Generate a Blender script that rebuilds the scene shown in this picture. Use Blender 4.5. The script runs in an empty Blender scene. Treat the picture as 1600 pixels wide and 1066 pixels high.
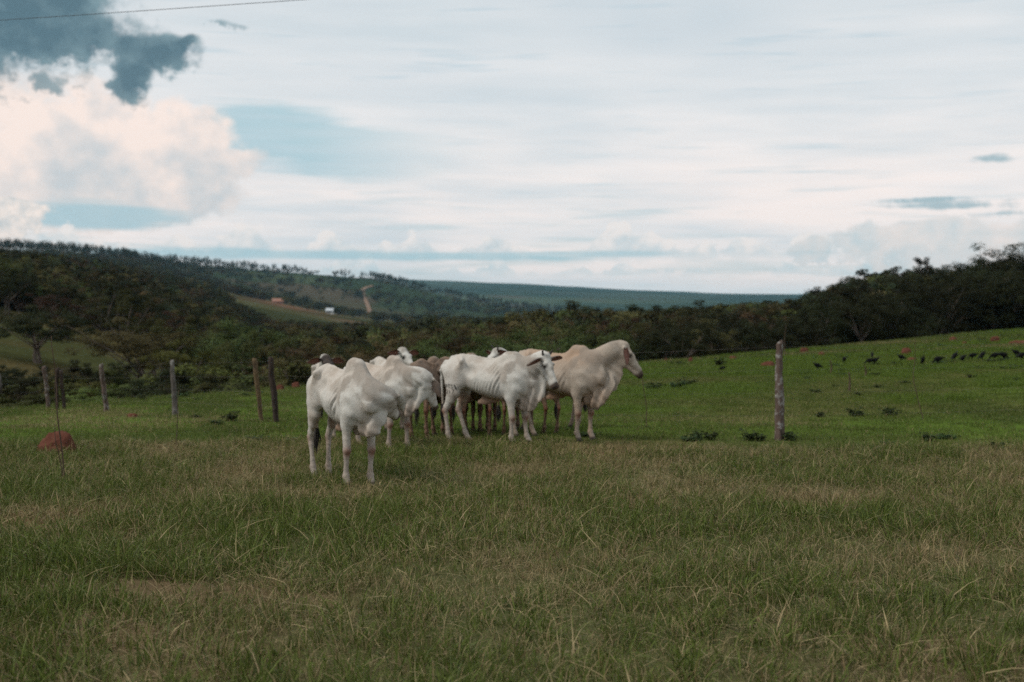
import bpy, bmesh, math, random
import numpy as np
from mathutils import Vector, Matrix
from mathutils.bvhtree import BVHTree

random.seed(7)
RNG = np.random.default_rng(7)
SC = bpy.context.scene
COL = SC.collection
F = 2222.0            # focal length in photograph pixels (50 mm on a 36 mm frame, 1600 px wide)
CAM_H = 1.7
HOR = 505.0           # photograph row of the eye-level horizon

# ------------------------------------------------------------------ camera
cam_d = bpy.data.cameras.new('camera')
cam = bpy.data.objects.new('camera', cam_d)
COL.objects.link(cam)
cam_d.lens = 50.0
cam_d.sensor_width = 36.0
cam_d.clip_start = 0.1
cam_d.clip_end = 40000.0
cam.location = (0, 0, CAM_H)
cam.rotation_euler = (math.radians(90.0) - math.atan((533.0 - HOR) / F), 0, 0)
cam_d.dof.use_dof = True
cam_d.dof.focus_distance = 11.0
cam_d.dof.aperture_fstop = 2.2
SC.camera = cam

# ------------------------------------------------------------------ render and colour settings
SC.render.engine = 'CYCLES'
SC.cycles.use_denoising = False
SC.cycles.use_adaptive_sampling = True
SC.cycles.adaptive_threshold = 0.014
SC.cycles.max_bounces = 4
SC.cycles.diffuse_bounces = 2
SC.cycles.transmission_bounces = 2
SC.cycles.transparent_max_bounces = 6
SC.cycles.volume_bounces = 0
SC.view_settings.view_transform = 'Standard'
SC.view_settings.look = 'None'
SC.view_settings.gamma = 1.0
SC.view_settings.use_curve_mapping = False
SC.view_settings.exposure = 0.3

# ------------------------------------------------------------------ sun and sky
SUN_EL = math.radians(48.0)
SUN_AZ = math.radians(250.0)      # clockwise from +Y: to the camera's left, a little behind it
sun_d = bpy.data.lights.new('sun', 'SUN')
sun_d.energy = 1.7
sun_d.angle = math.radians(15.0)
sun_d.color = (1.0, 0.95, 0.88)
sun = bpy.data.objects.new('sun', sun_d)
COL.objects.link(sun)
sdir = Vector((math.sin(SUN_AZ) * math.cos(SUN_EL), math.cos(SUN_AZ) * math.cos(SUN_EL), math.sin(SUN_EL)))
sun.rotation_euler = (-sdir).to_track_quat('-Z', 'Y').to_euler()
sun.location = sdir * 60


class S:
    """A node socket, or a weighted sum of sockets, with arithmetic."""
    tree = None

    def __init__(self, v, terms=None, const=0.0):
        self._v = v
        self.terms = terms if terms is not None else [(self, 1.0)]
        self.const = const

    @property
    def v(self):
        if self._v is None:
            acc = self.const
            for s, k in self.terms:
                n = S.tree.nodes.new('ShaderNodeMath')
                n.operation = 'MULTIPLY_ADD'
                S.tree.links.new(s._v, n.inputs[0])
                n.inputs[1].default_value = k
                if isinstance(acc, float):
                    n.inputs[2].default_value = acc
                else:
                    S.tree.links.new(acc, n.inputs[2])
                acc = n.outputs[0]
            self._v = acc
        return self._v

    @staticmethod
    def _m(op, *a, clamp=False):
        n = S.tree.nodes.new('ShaderNodeMath')
        n.operation = op
        n.use_clamp = clamp
        for i, x in enumerate(a):
            if isinstance(x, S):
                S.tree.links.new(x.v, n.inputs[i])
            else:
                n.inputs[i].default_value = x
        return S(n.outputs[0])

    def _lin(s, k):
        return [(t, c * k) for t, c in s.terms]

    def __add__(s, o):
        if isinstance(o, S):
            d = {}
            for t, c in s.terms + o.terms:
                d[id(t)] = (t, d.get(id(t), (t, 0.0))[1] + c)
            return S(None, list(d.values()), float(s.const + o.const))
        return S(None, s._lin(1.0), float(s.const + o))
    __radd__ = __add__

    def __sub__(s, o): return s + (o * -1.0)
    def __rsub__(s, o): return s * -1.0 + o

    def __mul__(s, o):
        if isinstance(o, S):
            return S._m('MULTIPLY', s, o)
        return S(None, s._lin(o), float(s.const * o))
    __rmul__ = __mul__
    def __truediv__(s, o): return S._m('DIVIDE', s, o)
    def max(s, o): return S._m('MAXIMUM', s, o)
    def min(s, o): return S._m('MINIMUM', s, o)

    def clamp(s):
        if s._v is None:
            s.v.node.use_clamp = True
            return S(s.v)
        return S._m('ADD', s, 0.0, clamp=True)

    def ramp(s, a, b, to0=0.0, to1=1.0):
        n = S.tree.nodes.new('ShaderNodeMapRange')
        n.interpolation_type = 'SMOOTHSTEP'
        S.tree.links.new(s.v, n.inputs[0])
        for i, x in enumerate((a, b, to0, to1)):
            n.inputs[i + 1].default_value = x
        return S(n.outputs[0])


def vec(x, y, z):
    n = S.tree.nodes.new('ShaderNodeCombineXYZ')
    for i, a in enumerate((x, y, z)):
        if isinstance(a, S):
            S.tree.links.new(a.v, n.inputs[i])
        else:
            n.inputs[i].default_value = a
    return S(n.outputs[0])


def noise(v, scale=1.0, detail=4.0, rough=0.55, dist=0.0, dim='3D'):
    n = S.tree.nodes.new('ShaderNodeTexNoise')
    n.noise_dimensions = dim
    if v is not None:
        S.tree.links.new(v.v, n.inputs['Vector'])
    n.inputs['Scale'].default_value = scale
    n.inputs['Detail'].default_value = detail
    n.inputs['Roughness'].default_value = rough
    n.inputs['Distortion'].default_value = dist
    return S(n.outputs[0])


def mixc(f, a, b):
    n = S.tree.nodes.new('ShaderNodeMix')
    n.data_type = 'RGBA'
    if isinstance(f, S):
        S.tree.links.new(f.v, n.inputs[0])
    else:
        n.inputs[0].default_value = f
    for i, c in ((6, a), (7, b)):
        if isinstance(c, S):
            S.tree.links.new(c.v, n.inputs[i])
        else:
            n.inputs[i].default_value = (c[0], c[1], c[2], 1)
    return S(n.outputs[2])


def lin(r, g, b):
    f = lambda c: (c / 255 / 12.92) if c <= 10 else ((c / 255 + 0.055) / 1.055) ** 2.4
    return (f(r), f(g), f(b))


# ------------------------------------------------------------------ sky: Nishita with procedural clouds, laid out by azimuth and elevation
def sk(px, py):
    """azimuth and elevation in milliradians of a point of the sky"""
    u, v = (px - 800) / F, (HOR - py) / F
    az = math.atan(u)
    return az * 1000, math.atan(v * math.cos(az)) * 1000


def build_sky():
    w = bpy.data.worlds.new('World')
    SC.world = w
    w.use_nodes = True
    t = w.node_tree
    t.nodes.clear()
    S.tree = t
    out = t.nodes.new('ShaderNodeOutputWorld')
    bg = t.nodes.new('ShaderNodeBackground')
    bg.inputs[1].default_value = 0.1
    t.links.new(bg.outputs[0], out.inputs[0])
    nish = t.nodes.new('ShaderNodeTexSky')
    nish.sky_type = 'NISHITA'
    nish.sun_disc = False
    nish.sun_elevation = SUN_EL
    nish.sun_rotation = SUN_AZ
    nish.altitude = 800
    nish.dust_density = 2.0
    tc = t.nodes.new('ShaderNodeTexCoord')
    sp = t.nodes.new('ShaderNodeSeparateXYZ')
    t.links.new(tc.outputs['Generated'], sp.inputs[0])
    x, y, z = (S(o) for o in sp.outputs)
    A = S._m('ARCTAN2', x, y) * 1000.0
    E = S._m('ARCSINE', z) * 1000.0
    K = 8.9   # background strength is 0.1, exposure +0.3

    def C(r, g, b, k=1.0):
        c = lin(r, g, b)
        return (c[0] * K * k, c[1] * K * k, c[2] * K * k)

    # coordinate noises
    def n2d(fx, fy, ox, oy, det, rough=0.58):
        return noise(vec(A * fx + ox, E * fy + oy, 0.0), 1.0, det, rough, dim='2D') - 0.5
    fine = n2d(0.050, 0.058, 0.0, 3.1, 5.0, 0.62)
    puff = n2d(0.105, 0.120, 3.0, 8.7, 3.0, 0.6)
    broad = n2d(0.0050, 0.012, 7.0, 1.3, 2.0)
    streak = noise(vec(A * 0.0048 + E * 0.0045 + 1.0, E * 0.042, 0.0), 1.0, 4.0, 0.55, dim='2D') - 0.5
    streak2 = n2d(0.0085, 0.120, 5.0, 2.2, 3.0)
    wx = n2d(0.022, 0.026, 21.0, 5.0, 2.0)
    wy = n2d(0.022, 0.026, 41.0, 15.0, 2.0)
    Aw = A + wx * 34.0 + fine * 12.0
    Ew = E + wy * 26.0 + puff * 8.0

    AE = vec(A, E, 0.0)
    AEw = vec(Aw, Ew, 0.0)
    kk = 1000 / F

    def blob(*ells, warp=0):
        """1 at the middle of the nearest ellipse, 0 on its rim"""
        best = None
        for px, py, rx, ry in ells:
            a, e = sk(px, py)
            n = t.nodes.new('ShaderNodeVectorMath')
            n.operation = 'MULTIPLY_ADD'
            t.links.new((AEw if warp else AE).v, n.inputs[0])
            n.inputs[1].default_value = (1 / (rx * kk), 1 / (ry * kk), 0)
            n.inputs[2].default_value = (-a / (rx * kk), -e / (ry * kk), 0)
            l = t.nodes.new('ShaderNodeVectorMath')
            l.operation = 'LENGTH'
            t.links.new(n.outputs[0], l.inputs[0])
            d = S(l.outputs['Value'])
            best = d if best is None else best.min(d)
        return 1.0 - best

    # base: veil of high stratus, gently streaked
    blue = mixc(0.66, S(nish.outputs[0]), C(150, 194, 206))
    veil_c = mixc((streak * 1.6 + broad * 1.1 + 0.5).clamp(), C(205, 214, 219), C(242, 238, 236))
    veil_c = mixc((E.ramp(90, 250) * (broad * 2.0 + 0.75)).clamp(), veil_c, C(202, 211, 217))
    warm = (E.ramp(175, 60) * (streak * 2.6 + 0.70)).clamp()
    veil_c = mixc(warm * 0.85, veil_c, C(250, 237, 231))
    # thin blue between the streaks, stronger low in the sky
    gap = (streak2 * 3.2 + streak * 1.4 + E.ramp(110, 30) * 0.42 - 0.32).clamp()
    sky = mixc(gap * 0.55, veil_c, blue)

    # clear patch right of the big cumulus
    pm = (blob((430, 215, 150, 62), (560, 242, 230, 52)) + streak * 1.3 + streak2 * 0.5 + fine * 0.1)
    patch = pm.ramp(0.0, 0.42)
    sky = mixc(patch * A.ramp(-165, -20, 0.9, 0.15), sky, mixc((streak2 * 2.0 + 0.5).clamp(), C(163, 197, 207), C(186, 206, 214)))

    # big pale cumulus mass on the left (runs on out of the frame)
    cm = blob((60, 240, 300, 120), (265, 225, 115, 70), (352, 258, 58, 36), (310, 300, 75, 36), (-350, 210, 520, 160), (200, 320, 170, 40), warp=1)
    cmask = (cm + fine * 0.55 + puff * 0.22).ramp(-0.02, 0.26)
    ctop = (wy * 2.0 + fine * 1.1 + puff * 0.3 + broad * 0.9 + (E - 105.0) * 0.006 + 0.62).clamp()
    cum_c = mixc(ctop, C(198, 203, 206), C(248, 230, 220))
    sky = mixc(cmask * 0.93, sky, cum_c)
    # blue-grey flat base below it
    bm = blob((150, 338, 170, 26)) + streak2 * 0.7 + fine * 0.25
    sky = mixc(bm.ramp(0.0, 0.5) * 0.8, sky, C(164, 196, 206))

    # rows of low cumulus above the horizon: bumpy tops, soft flat bases; they ring the whole horizon
    def row(pyb, h, seed, freq, light, shade, strength, cover):
        base_e = sk(800, pyb)[1]
        n1 = noise(vec(A * freq, seed, 0.0), 1.0, 2.0, 0.5, dim='2D')
        n2 = noise(vec(A * freq * 3.6, E * freq * 4.5 + seed, 0.0), 1.0, 4.0, 0.56, dim='2D') - 0.5
        top = (n1 - cover) * h * 3.2
        hgt = E - base_e
        m = ((top - hgt) * (1.0 / h) + n2 * 1.1).ramp(0.0, 0.14) * (hgt * (1.0 / h) + 0.35 + n2 * 0.7).ramp(0.0, 0.5)
        lit = (n2 * 2.2 + (hgt - top * 0.45) * (0.9 / h) + 0.55).clamp()
        return m * strength, mixc(lit, shade, light)
    for args in ((398, 22.0, 2.0, 0.018, C(240, 232, 227), C(190, 206, 212), 0.85, 0.38),
                 (425, 13.0, 11.0, 0.022, C(234, 230, 227), C(180, 204, 211), 0.75, 0.44)):
        m, c = row(*args)
        sky = mixc(m, sky, c)
    lm = blob((15, 338, 62, 30), warp=1) + puff * 0.5
    sky = mixc(lm.ramp(0, 0.12), sky, mixc((puff * 2.2 + fine * 1.0 + 0.55).clamp(), C(200, 203, 203), C(246, 232, 222)))
    rm = blob((1480, 385, 200, 44), (1260, 400, 42, 26), warp=1) + puff * 0.55 + fine * 0.25
    sky = mixc(rm.ramp(0, 0.22) * 0.78, sky, mixc((wy * 1.6 + fine * 1.1 + puff * 0.4 + 0.55).clamp(), C(188, 205, 210), C(243, 226, 217)))

    # the low band: blue streaks, then a bright strip on the horizon
    band = (blob((420, 398, 900, 10)) + streak2 * 1.2).ramp(0.0, 0.7)
    sky = mixc(band * 0.6, sky, C(150, 193, 204))
    sky = mixc((E.ramp(34, 18) * (streak2 * 2.0 + 0.7)).clamp() * 0.65, sky, C(226, 231, 233))

    # dark ragged cloud, upper left
    dm = blob((40, 45, 190, 62), (-160, 10, 320, 120), (90, 0, 95, 70), (235, 80, 92, 36), (205, 125, 46, 38), (285, 72, 44, 16), warp=1)
    dn = fine * 0.70 + puff * 0.42
    dmask = (dm + dn).ramp(-0.10, 0.34)
    d2 = blob((72, 132, 55, 20), (352, 32, 26, 9), warp=1)
    dmask = dmask.max((d2 * 0.8 + dn * 2.6).ramp(0.05, 0.75) * 0.9)
    dcol = mixc((fine * 1.5 + wy * 0.8 + (dm * 0.9) * -1.0 + 0.72).clamp(), C(72, 104, 118), C(118, 146, 155))
    sky = mixc(dmask * 0.94, sky, dcol)
    # small dark slivers on the right
    sl = blob((1500, 322, 120, 8), (1545, 249, 34, 8), (1440, 314, 60, 5), (1570, 334, 60, 7))
    slm = (sl + streak2 * 2.2 + fine * 1.8 + puff * 0.8).ramp(-0.1, 1.0)
    sky = mixc(slm * 0.75, sky, C(140, 172, 182))
    t.links.new(sky.v, bg.inputs[0])
    w.cycles.sampling_method = 'NONE'     # the sky is near uniform: plain path sampling is enough


build_sky()


# ------------------------------------------------------------------ materials helper
def new_mat(name):
    m = bpy.data.materials.new(name)
    m.use_nodes = True
    t = m.node_tree
    t.nodes.clear()
    S.tree = t
    out = t.nodes.new('ShaderNodeOutputMaterial')
    b = t.nodes.new('ShaderNodeBsdfPrincipled')
    t.links.new(b.outputs[0], out.inputs[0])
    b.inputs['Roughness'].default_value = 0.8
    b.inputs['Specular IOR Level'].default_value = 0.25
    return m, t, b


def setin(t, b, name, v):
    if isinstance(v, S):
        t.links.new(v.v, b.inputs[name])
    elif isinstance(v, (tuple, list)):
        b.inputs[name].default_value = (v[0], v[1], v[2], 1)
    else:
        b.inputs[name].default_value = v


def coord(t, kind='Object'):
    n = t.nodes.new('ShaderNodeTexCoord')
    return S(n.outputs[kind])


def add_bump(t, b, h, strength=0.3, dist=0.02):
    n = t.nodes.new('ShaderNodeBump')
    n.inputs['Strength'].default_value = strength
    n.inputs['Distance'].default_value = dist
    t.links.new(h.v, n.inputs['Height'])
    t.links.new(n.outputs[0], b.inputs['Normal'])


def attr(t, name, kind='GEOMETRY', out='Color'):
    n = t.nodes.new('ShaderNodeAttribute')
    n.attribute_type = kind
    n.attribute_name = name
    return S(n.outputs[out])


def simple_mat(name, col, rough=0.8, spec=0.25):
    m, t, b = new_mat(name)
    setin(t, b, 'Base Color', col)
    setin(t, b, 'Roughness', rough)
    setin(t, b, 'Specular IOR Level', spec)
    return m


def mesh_obj(name, verts, faces, mat, parent=None, smooth=True):
    me = bpy.data.meshes.new(name)
    me.from_pydata([tuple(v) for v in verts], [], [tuple(f) for f in faces])
    me.update()
    if smooth:
        me.polygons.foreach_set('use_smooth', np.ones(len(me.polygons), bool))
    if mat is not None:
        me.materials.append(mat)
    o = bpy.data.objects.new(name, me)
    COL.objects.link(o)
    if parent is not None:
        o.parent = parent
    return o


def tag(o, label=None, cat=None, group=None, kind=None):
    if label: o['label'] = label
    if cat: o['category'] = cat
    if group: o['group'] = group
    if kind: o['kind'] = kind
    return o




# ------------------------------------------------------------------ terrain: a hilltop pasture, a wooded valley, hills and a far plateau
def hash2(ix, iy, seed):
    h = (ix.astype(np.int64) * 374761393 + iy.astype(np.int64) * 668265263 + seed * 1442695041) & 0x7fffffff
    h = ((h ^ (h >> 13)) * 1274126177) & 0x7fffffff
    return ((h ^ (h >> 16)) & 0xffff) / 65535.0


def vnoise(x, y, seed=0):
    ix, iy = np.floor(x), np.floor(y)
    fx, fy = x - ix, y - iy
    fx, fy = fx * fx * (3 - 2 * fx), fy * fy * (3 - 2 * fy)
    a, b = hash2(ix, iy, seed), hash2(ix + 1, iy, seed)
    c, d = hash2(ix, iy + 1, seed), hash2(ix + 1, iy + 1, seed)
    return (a * (1 - fx) + b * fx) * (1 - fy) + (c * (1 - fx) + d * fx) * fy


def fbm(x, y, seed=0, oct=4):
    s, a, t = 0.0, 0.5, 0.0
    for i in range(oct):
        s = s + a * vnoise(x * 2 ** i, y * 2 ** i, seed + i)
        t += a
        a *= 0.5
    return s / t


def sst(a, b, v):
    t = np.clip((v - a) / (b - a), 0, 1)
    return t * t * (3 - 2 * t)


COLS = [-2200, -400, 0, 200, 400, 600, 700, 800, 1000, 1200, 1400, 1600, 2000, 3400]
TH = [math.atan((p - 800) / F) for p in COLS]
EDGE_R = [32, 29, 30, 33, 37, 42, 45, 48, 61, 70, 85, 105, 120, 120]
EDGE_Z = [0, 0, 0, 0, 0, 0, 0, 0, 0, .28, .67, 1.27, 1.6, 1.6]
RINGS = [90, 150, 250, 400, 700, 1200, 1600, 2500, 4000, 7000, 9000]
ZT = {-2200: [0, 3, 10, 18, 32, 60, 85, 100, 60, 200, 190], -400: [-.5, 3, 10, 18, 32, 60, 85, 100, 60, 200, 190],
      0: [-1, 2.5, 8, 16, 28, 52, 77, 105, 70, 200, 190], 200: [-2.5, 0, 4, 11, 21, 45, 67, 106, 60, 205, 190],
      400: [-5, -6, -4, 0, 8, 22, 34, 92, 55, 213, 195], 600: [-5.2, -6, -6, -5, -2, 4, 7, 74, 50, 218, 190],
      700: [-4.6, -5.5, -5, -4.5, -2, 1, 2, 48, 45, 212, 190], 800: [-4, -5, -4, -3.5, -3, 0, 0, 28, 40, 203, 185],
      1000: [-2.2, -3, -3, -2, -2, 0, 0, 10, 30, 168, 150], 1200: [-1, -.3, .5, 2, 3, 5, 5, 10, 30, 147, 130],
      1400: [-.2, 1.5, 3, 5, 7, 10, 10, 15, 40, 145, 130], 1600: [.2, 2, 4, 7, 9, 12, 12, 15, 40, 145, 130],
      2000: [.5, 2.5, 5, 8, 10, 12, 12, 15, 40, 145, 130], 3400: [.5, 2.5, 5, 8, 10, 12, 12, 15, 40, 145, 130]}
ZT = np.array([ZT[c] for c in COLS], float)


def thint(th, arr):
    """smooth interpolation over azimuth"""
    th = np.clip(th, TH[0], TH[-1])
    return smooth_c(th, np.array(TH), np.array(arr, float))


def smooth_c(x, xs, ys):
    m = np.gradient(ys, xs)
    i = np.clip(np.searchsorted(xs, x) - 1, 0, len(xs) - 2)
    h = xs[i + 1] - xs[i]
    t = np.clip((x - xs[i]) / h, 0, 1)
    return ((2 * t ** 3 - 3 * t ** 2 + 1) * ys[i] + (t ** 3 - 2 * t ** 2 + t) * h * m[i]
            + (-2 * t ** 3 + 3 * t ** 2) * ys[i + 1] + (t ** 3 - t ** 2) * h * m[i + 1])


def edge_r(x, y):
    return thint(np.arctan2(x, y), EDGE_R)


def ground(x, y):
    x = np.atleast_1d(np.asarray(x, float))
    y = np.atleast_1d(np.asarray(y, float))
    r = np.hypot(x, y)
    th = np.arctan2(x, y)
    re, ze = thint(th, EDGE_R), thint(th, EDGE_Z)
    ks = [np.full_like(r, 0.5), np.full_like(r, 22.0), re, re + 10, np.maximum(90, re + 24)]
    z90 = thint(th, ZT[:, 0])
    zs = [np.zeros_like(r), np.zeros_like(r), ze, ze - 1.0 + 0.25 * (np.minimum(z90 - ze, 0) + 1), z90]
    for j in range(1, len(RINGS)):
        ks.append(np.maximum(RINGS[j], re + 60) if j == 1 else np.full_like(r, RINGS[j]))
        zs.append(thint(th, ZT[:, j]))
    z = np.zeros_like(r)
    lr = np.log(np.maximum(r, 0.5))
    for k in range(len(ks) - 1):
        l0, l1 = np.log(ks[k]), np.log(ks[k + 1])
        t = np.clip((lr - l0) / (l1 - l0), 0, 1)
        z = np.where((r >= ks[k]), zs[k] + (zs[k + 1] - zs[k]) * t, z)
    # behind the camera the pasture simply rolls on
    back = sst(1.9, 2.4, np.abs(th))
    z = z * (1 - back)
    amp = 0.05 * sst(3, 12, r) + 0.25 * sst(60, 200, r) + 2.0 * sst(200, 900, r) + 6 * sst(900, 2500, r)
    wl = 7.0 + 30 * sst(60, 200, r) + 100 * sst(250, 900, r) + 300 * sst(1200, 2600, r)
    wl = np.where(r < 60, 7.0, np.where(r < 230, 37.0, np.where(r < 1100, 130.0, 420.0)))
    z = z + amp * (fbm(x / wl + 31.7, y / wl + 12.2, 5, 3) - 0.5) * 1.2
    z = z + 26.0 * sst(4200, 6000, r) * (fbm(x / 900. + 3.1, y / 900., 17, 4) - 0.5)
    return z


def gz(x, y):
    return float(ground(x, y)[0])


def at(px, r):
    """world point on the ground under photograph column px at depth r along the view axis"""
    x = (px - 800) / F * r
    return Vector((x, r, gz(x, r)))


def at_row(px, py, r0=8.0, r1=140.0):
    """first ground point whose picture position is (px, py)"""
    u = (px - 800) / F
    rr = np.linspace(r0, r1, 1200)
    z = ground(u * rr, rr)
    row = HOR + (CAM_H - z) / rr * F
    i = np.argmax(row <= py)
    if row[i] > py:
        i = int(np.argmin(row))
    return Vector((u * rr[i], rr[i], z[i]))


BARE = [(-1.0, 11.7, 0.55), (-4.1, 12.5, 0.7), (2.9, 13.2, 0.5), (-3.0, 16.2, 0.7), (0.3, 18.3, 0.7), (1.4, 18.6, 0.6)]   # trampled bare patches


def build_terrain():
    fov = math.atan(1000 / F)
    an = np.concatenate((np.linspace(-math.pi, -fov - 0.02, 52), np.linspace(-fov, fov, 400), np.linspace(fov + 0.02, math.pi, 52)[:-1]))
    rr = np.concatenate(([0.4], np.geomspace(1.0, 130, 170), np.geomspace(135, 9000, 190)))
    TT, RR = np.meshgrid(an, rr)
    X, Y = RR * np.sin(TT), RR * np.cos(TT)
    Z = ground(X.ravel(), Y.ravel()).reshape(X.shape)
    n, m = X.shape
    V = np.stack((X, Y, Z), -1).reshape(-1, 3)
    i = np.arange(n - 1)[:, None] * m
    j = np.arange(m)[None]
    j2 = (j + 1) % m
    Fq = np.stack((i + j, i + m + j, i + m + j2, i + j2), -1).reshape(-1, 4)
    V = np.concatenate((V, [[0, 0, 0]]))
    me = bpy.data.meshes.new('ground')
    fan = [(len(V) - 1, int((k + 1) % m), int(k)) for k in range(m)]
    nq = len(Fq)
    me.vertices.add(len(V))
    me.vertices.foreach_set('co', V.ravel())
    tot = nq * 4 + len(fan) * 3
    me.loops.add(tot)
    me.loops.foreach_set('vertex_index', np.concatenate((Fq[:, ::-1].ravel(), np.array(fan)[:, ::-1].ravel())).astype(np.int32))
    me.polygons.add(nq + len(fan))
    st = np.concatenate((np.arange(nq) * 4, nq * 4 + np.arange(len(fan)) * 3)).astype(np.int32)
    me.polygons.foreach_set('loop_start', st)
    me.polygons.foreach_set('use_smooth', np.ones(nq + len(fan), bool))
    me.update(calc_edges=True)
    me.validate()
    # --- what grows or lies where: colour of the cover itself
    x, y = V[:, 0], V[:, 1]
    r = np.hypot(x, y)
    px = 800 + F * x / np.maximum(y, 1e-3)
    n1 = fbm(x / 2.2, y / 2.2, 11, 4)
    n2 = fbm(x / 14., y / 14., 23, 4)
    n3 = fbm(x / 90., y / 90., 37, 4)
    n4 = fbm(x / 420., y / 420., 53, 4)
    C = np.zeros((len(V), 3))

    def put(w, c):
        nonlocal C
        w = np.clip(w, 0, 1)[:, None]
        C = C * (1 - w) + np.array(c) * w
    put(np.ones(len(V)), (0.075, 0.078, 0.032))
    put(sst(0.42, 0.7, n1), (0.125, 0.088, 0.050))
    for bx, by, bs in BARE:
        put(0.55 * np.exp(-(((x - bx) / bs) ** 2 + ((y - by) / (bs * 1.2)) ** 2)) * (0.4 + n1), (0.17, 0.088, 0.052))
    inf = sst(19.0, 23.0, r)
    put(inf, (0.072, 0.112, 0.020))
    put(inf * sst(0.44, 0.58, n2) * 0.8, (0.085, 0.076, 0.030))
    put(inf * sst(0.56, 0.68, fbm(x / 1.2, y / 3.0, 29, 4)) * 0.8, (0.040, 0.055, 0.016))
    re = edge_r(x, y)
    out = sst(0, 12, r - re)
    put(out, (0.075, 0.062, 0.028))
    put(out * sst(0.45, 0.6, n2), (0.050, 0.054, 0.022))
    far = sst(180, 300, r)
    put(far, (0.040, 0.044, 0.020))
    put(far * sst(0.46, 0.58, n3), (0.072, 0.070, 0.034))
    put(far * sst(0.56, 0.66, fbm(x / 60. + 9, y / 60., 71, 4)) * 0.8, (0.110, 0.070, 0.045))
    rid = sst(1500, 1900, r)
    put(rid, (0.032, 0.044, 0.022))
    put(rid * sst(0.45, 0.60, n4), (0.062, 0.074, 0.038))
    put(rid * sst(0.57, 0.63, fbm(x / 260. + 3, y / 260., 91, 4)) * 0.7, (0.090, 0.062, 0.045))
    # cleared red soil around the farm house on the saddle
    put(np.exp(-((px - 450) / 60) ** 2 - ((r - 1100) / 130) ** 2) * 1.2 * (y > 0), (0.19, 0.095, 0.06))
    put(sst(4500, 5500, r), (0.024, 0.036, 0.026))
    put(sst(4500, 5500, r) * sst(0.45, 0.62, fbm(x / 500. + 3, y / 330., 97, 4)), (0.052, 0.062, 0.040))
    ca = me.color_attributes.new('cover', 'FLOAT_COLOR', 'POINT')
    ca.data.foreach_set('color', np.concatenate((C, np.ones((len(C), 1))), 1).astype(np.float32).ravel())
    mt, t, b = new_mat('ground_cover')
    col = attr(t, 'cover')
    geo = t.nodes.new('ShaderNodeNewGeometry')
    pos = S(geo.outputs['Position'])
    a1 = noise(pos, 5.0, 5.0, 0.65)
    a2 = noise(pos, 0.35, 5.0, 0.65)
    a3 = noise(pos, 0.05, 6.0, 0.7)
    k = a1 * 0.7 + a2 * 0.8 + a3 * 0.9 - 0.55
    hs = t.nodes.new('ShaderNodeHueSaturation')
    t.links.new(col.v, hs.inputs['Color'])
    t.links.new((k * 1.0 + 0.35).v, hs.inputs['Value'])
    t.links.new(hs.outputs[0], b.inputs['Base Color'])
    setin(t, b, 'Roughness', 0.95)
    setin(t, b, 'Specular IOR Level', 0.0)
    add_bump(t, b, a1 * 0.04 + a2 * 0.5 + a3 * 4.0, 0.6, 1.0)
    me.materials.append(mt)
    o = bpy.data.objects.new('ground', me)
    COL.objects.link(o)
    tag(o, 'grassy pasture on a hilltop running down to a wooded valley and far hills', kind='structure')
    return o


build_terrain()


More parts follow.
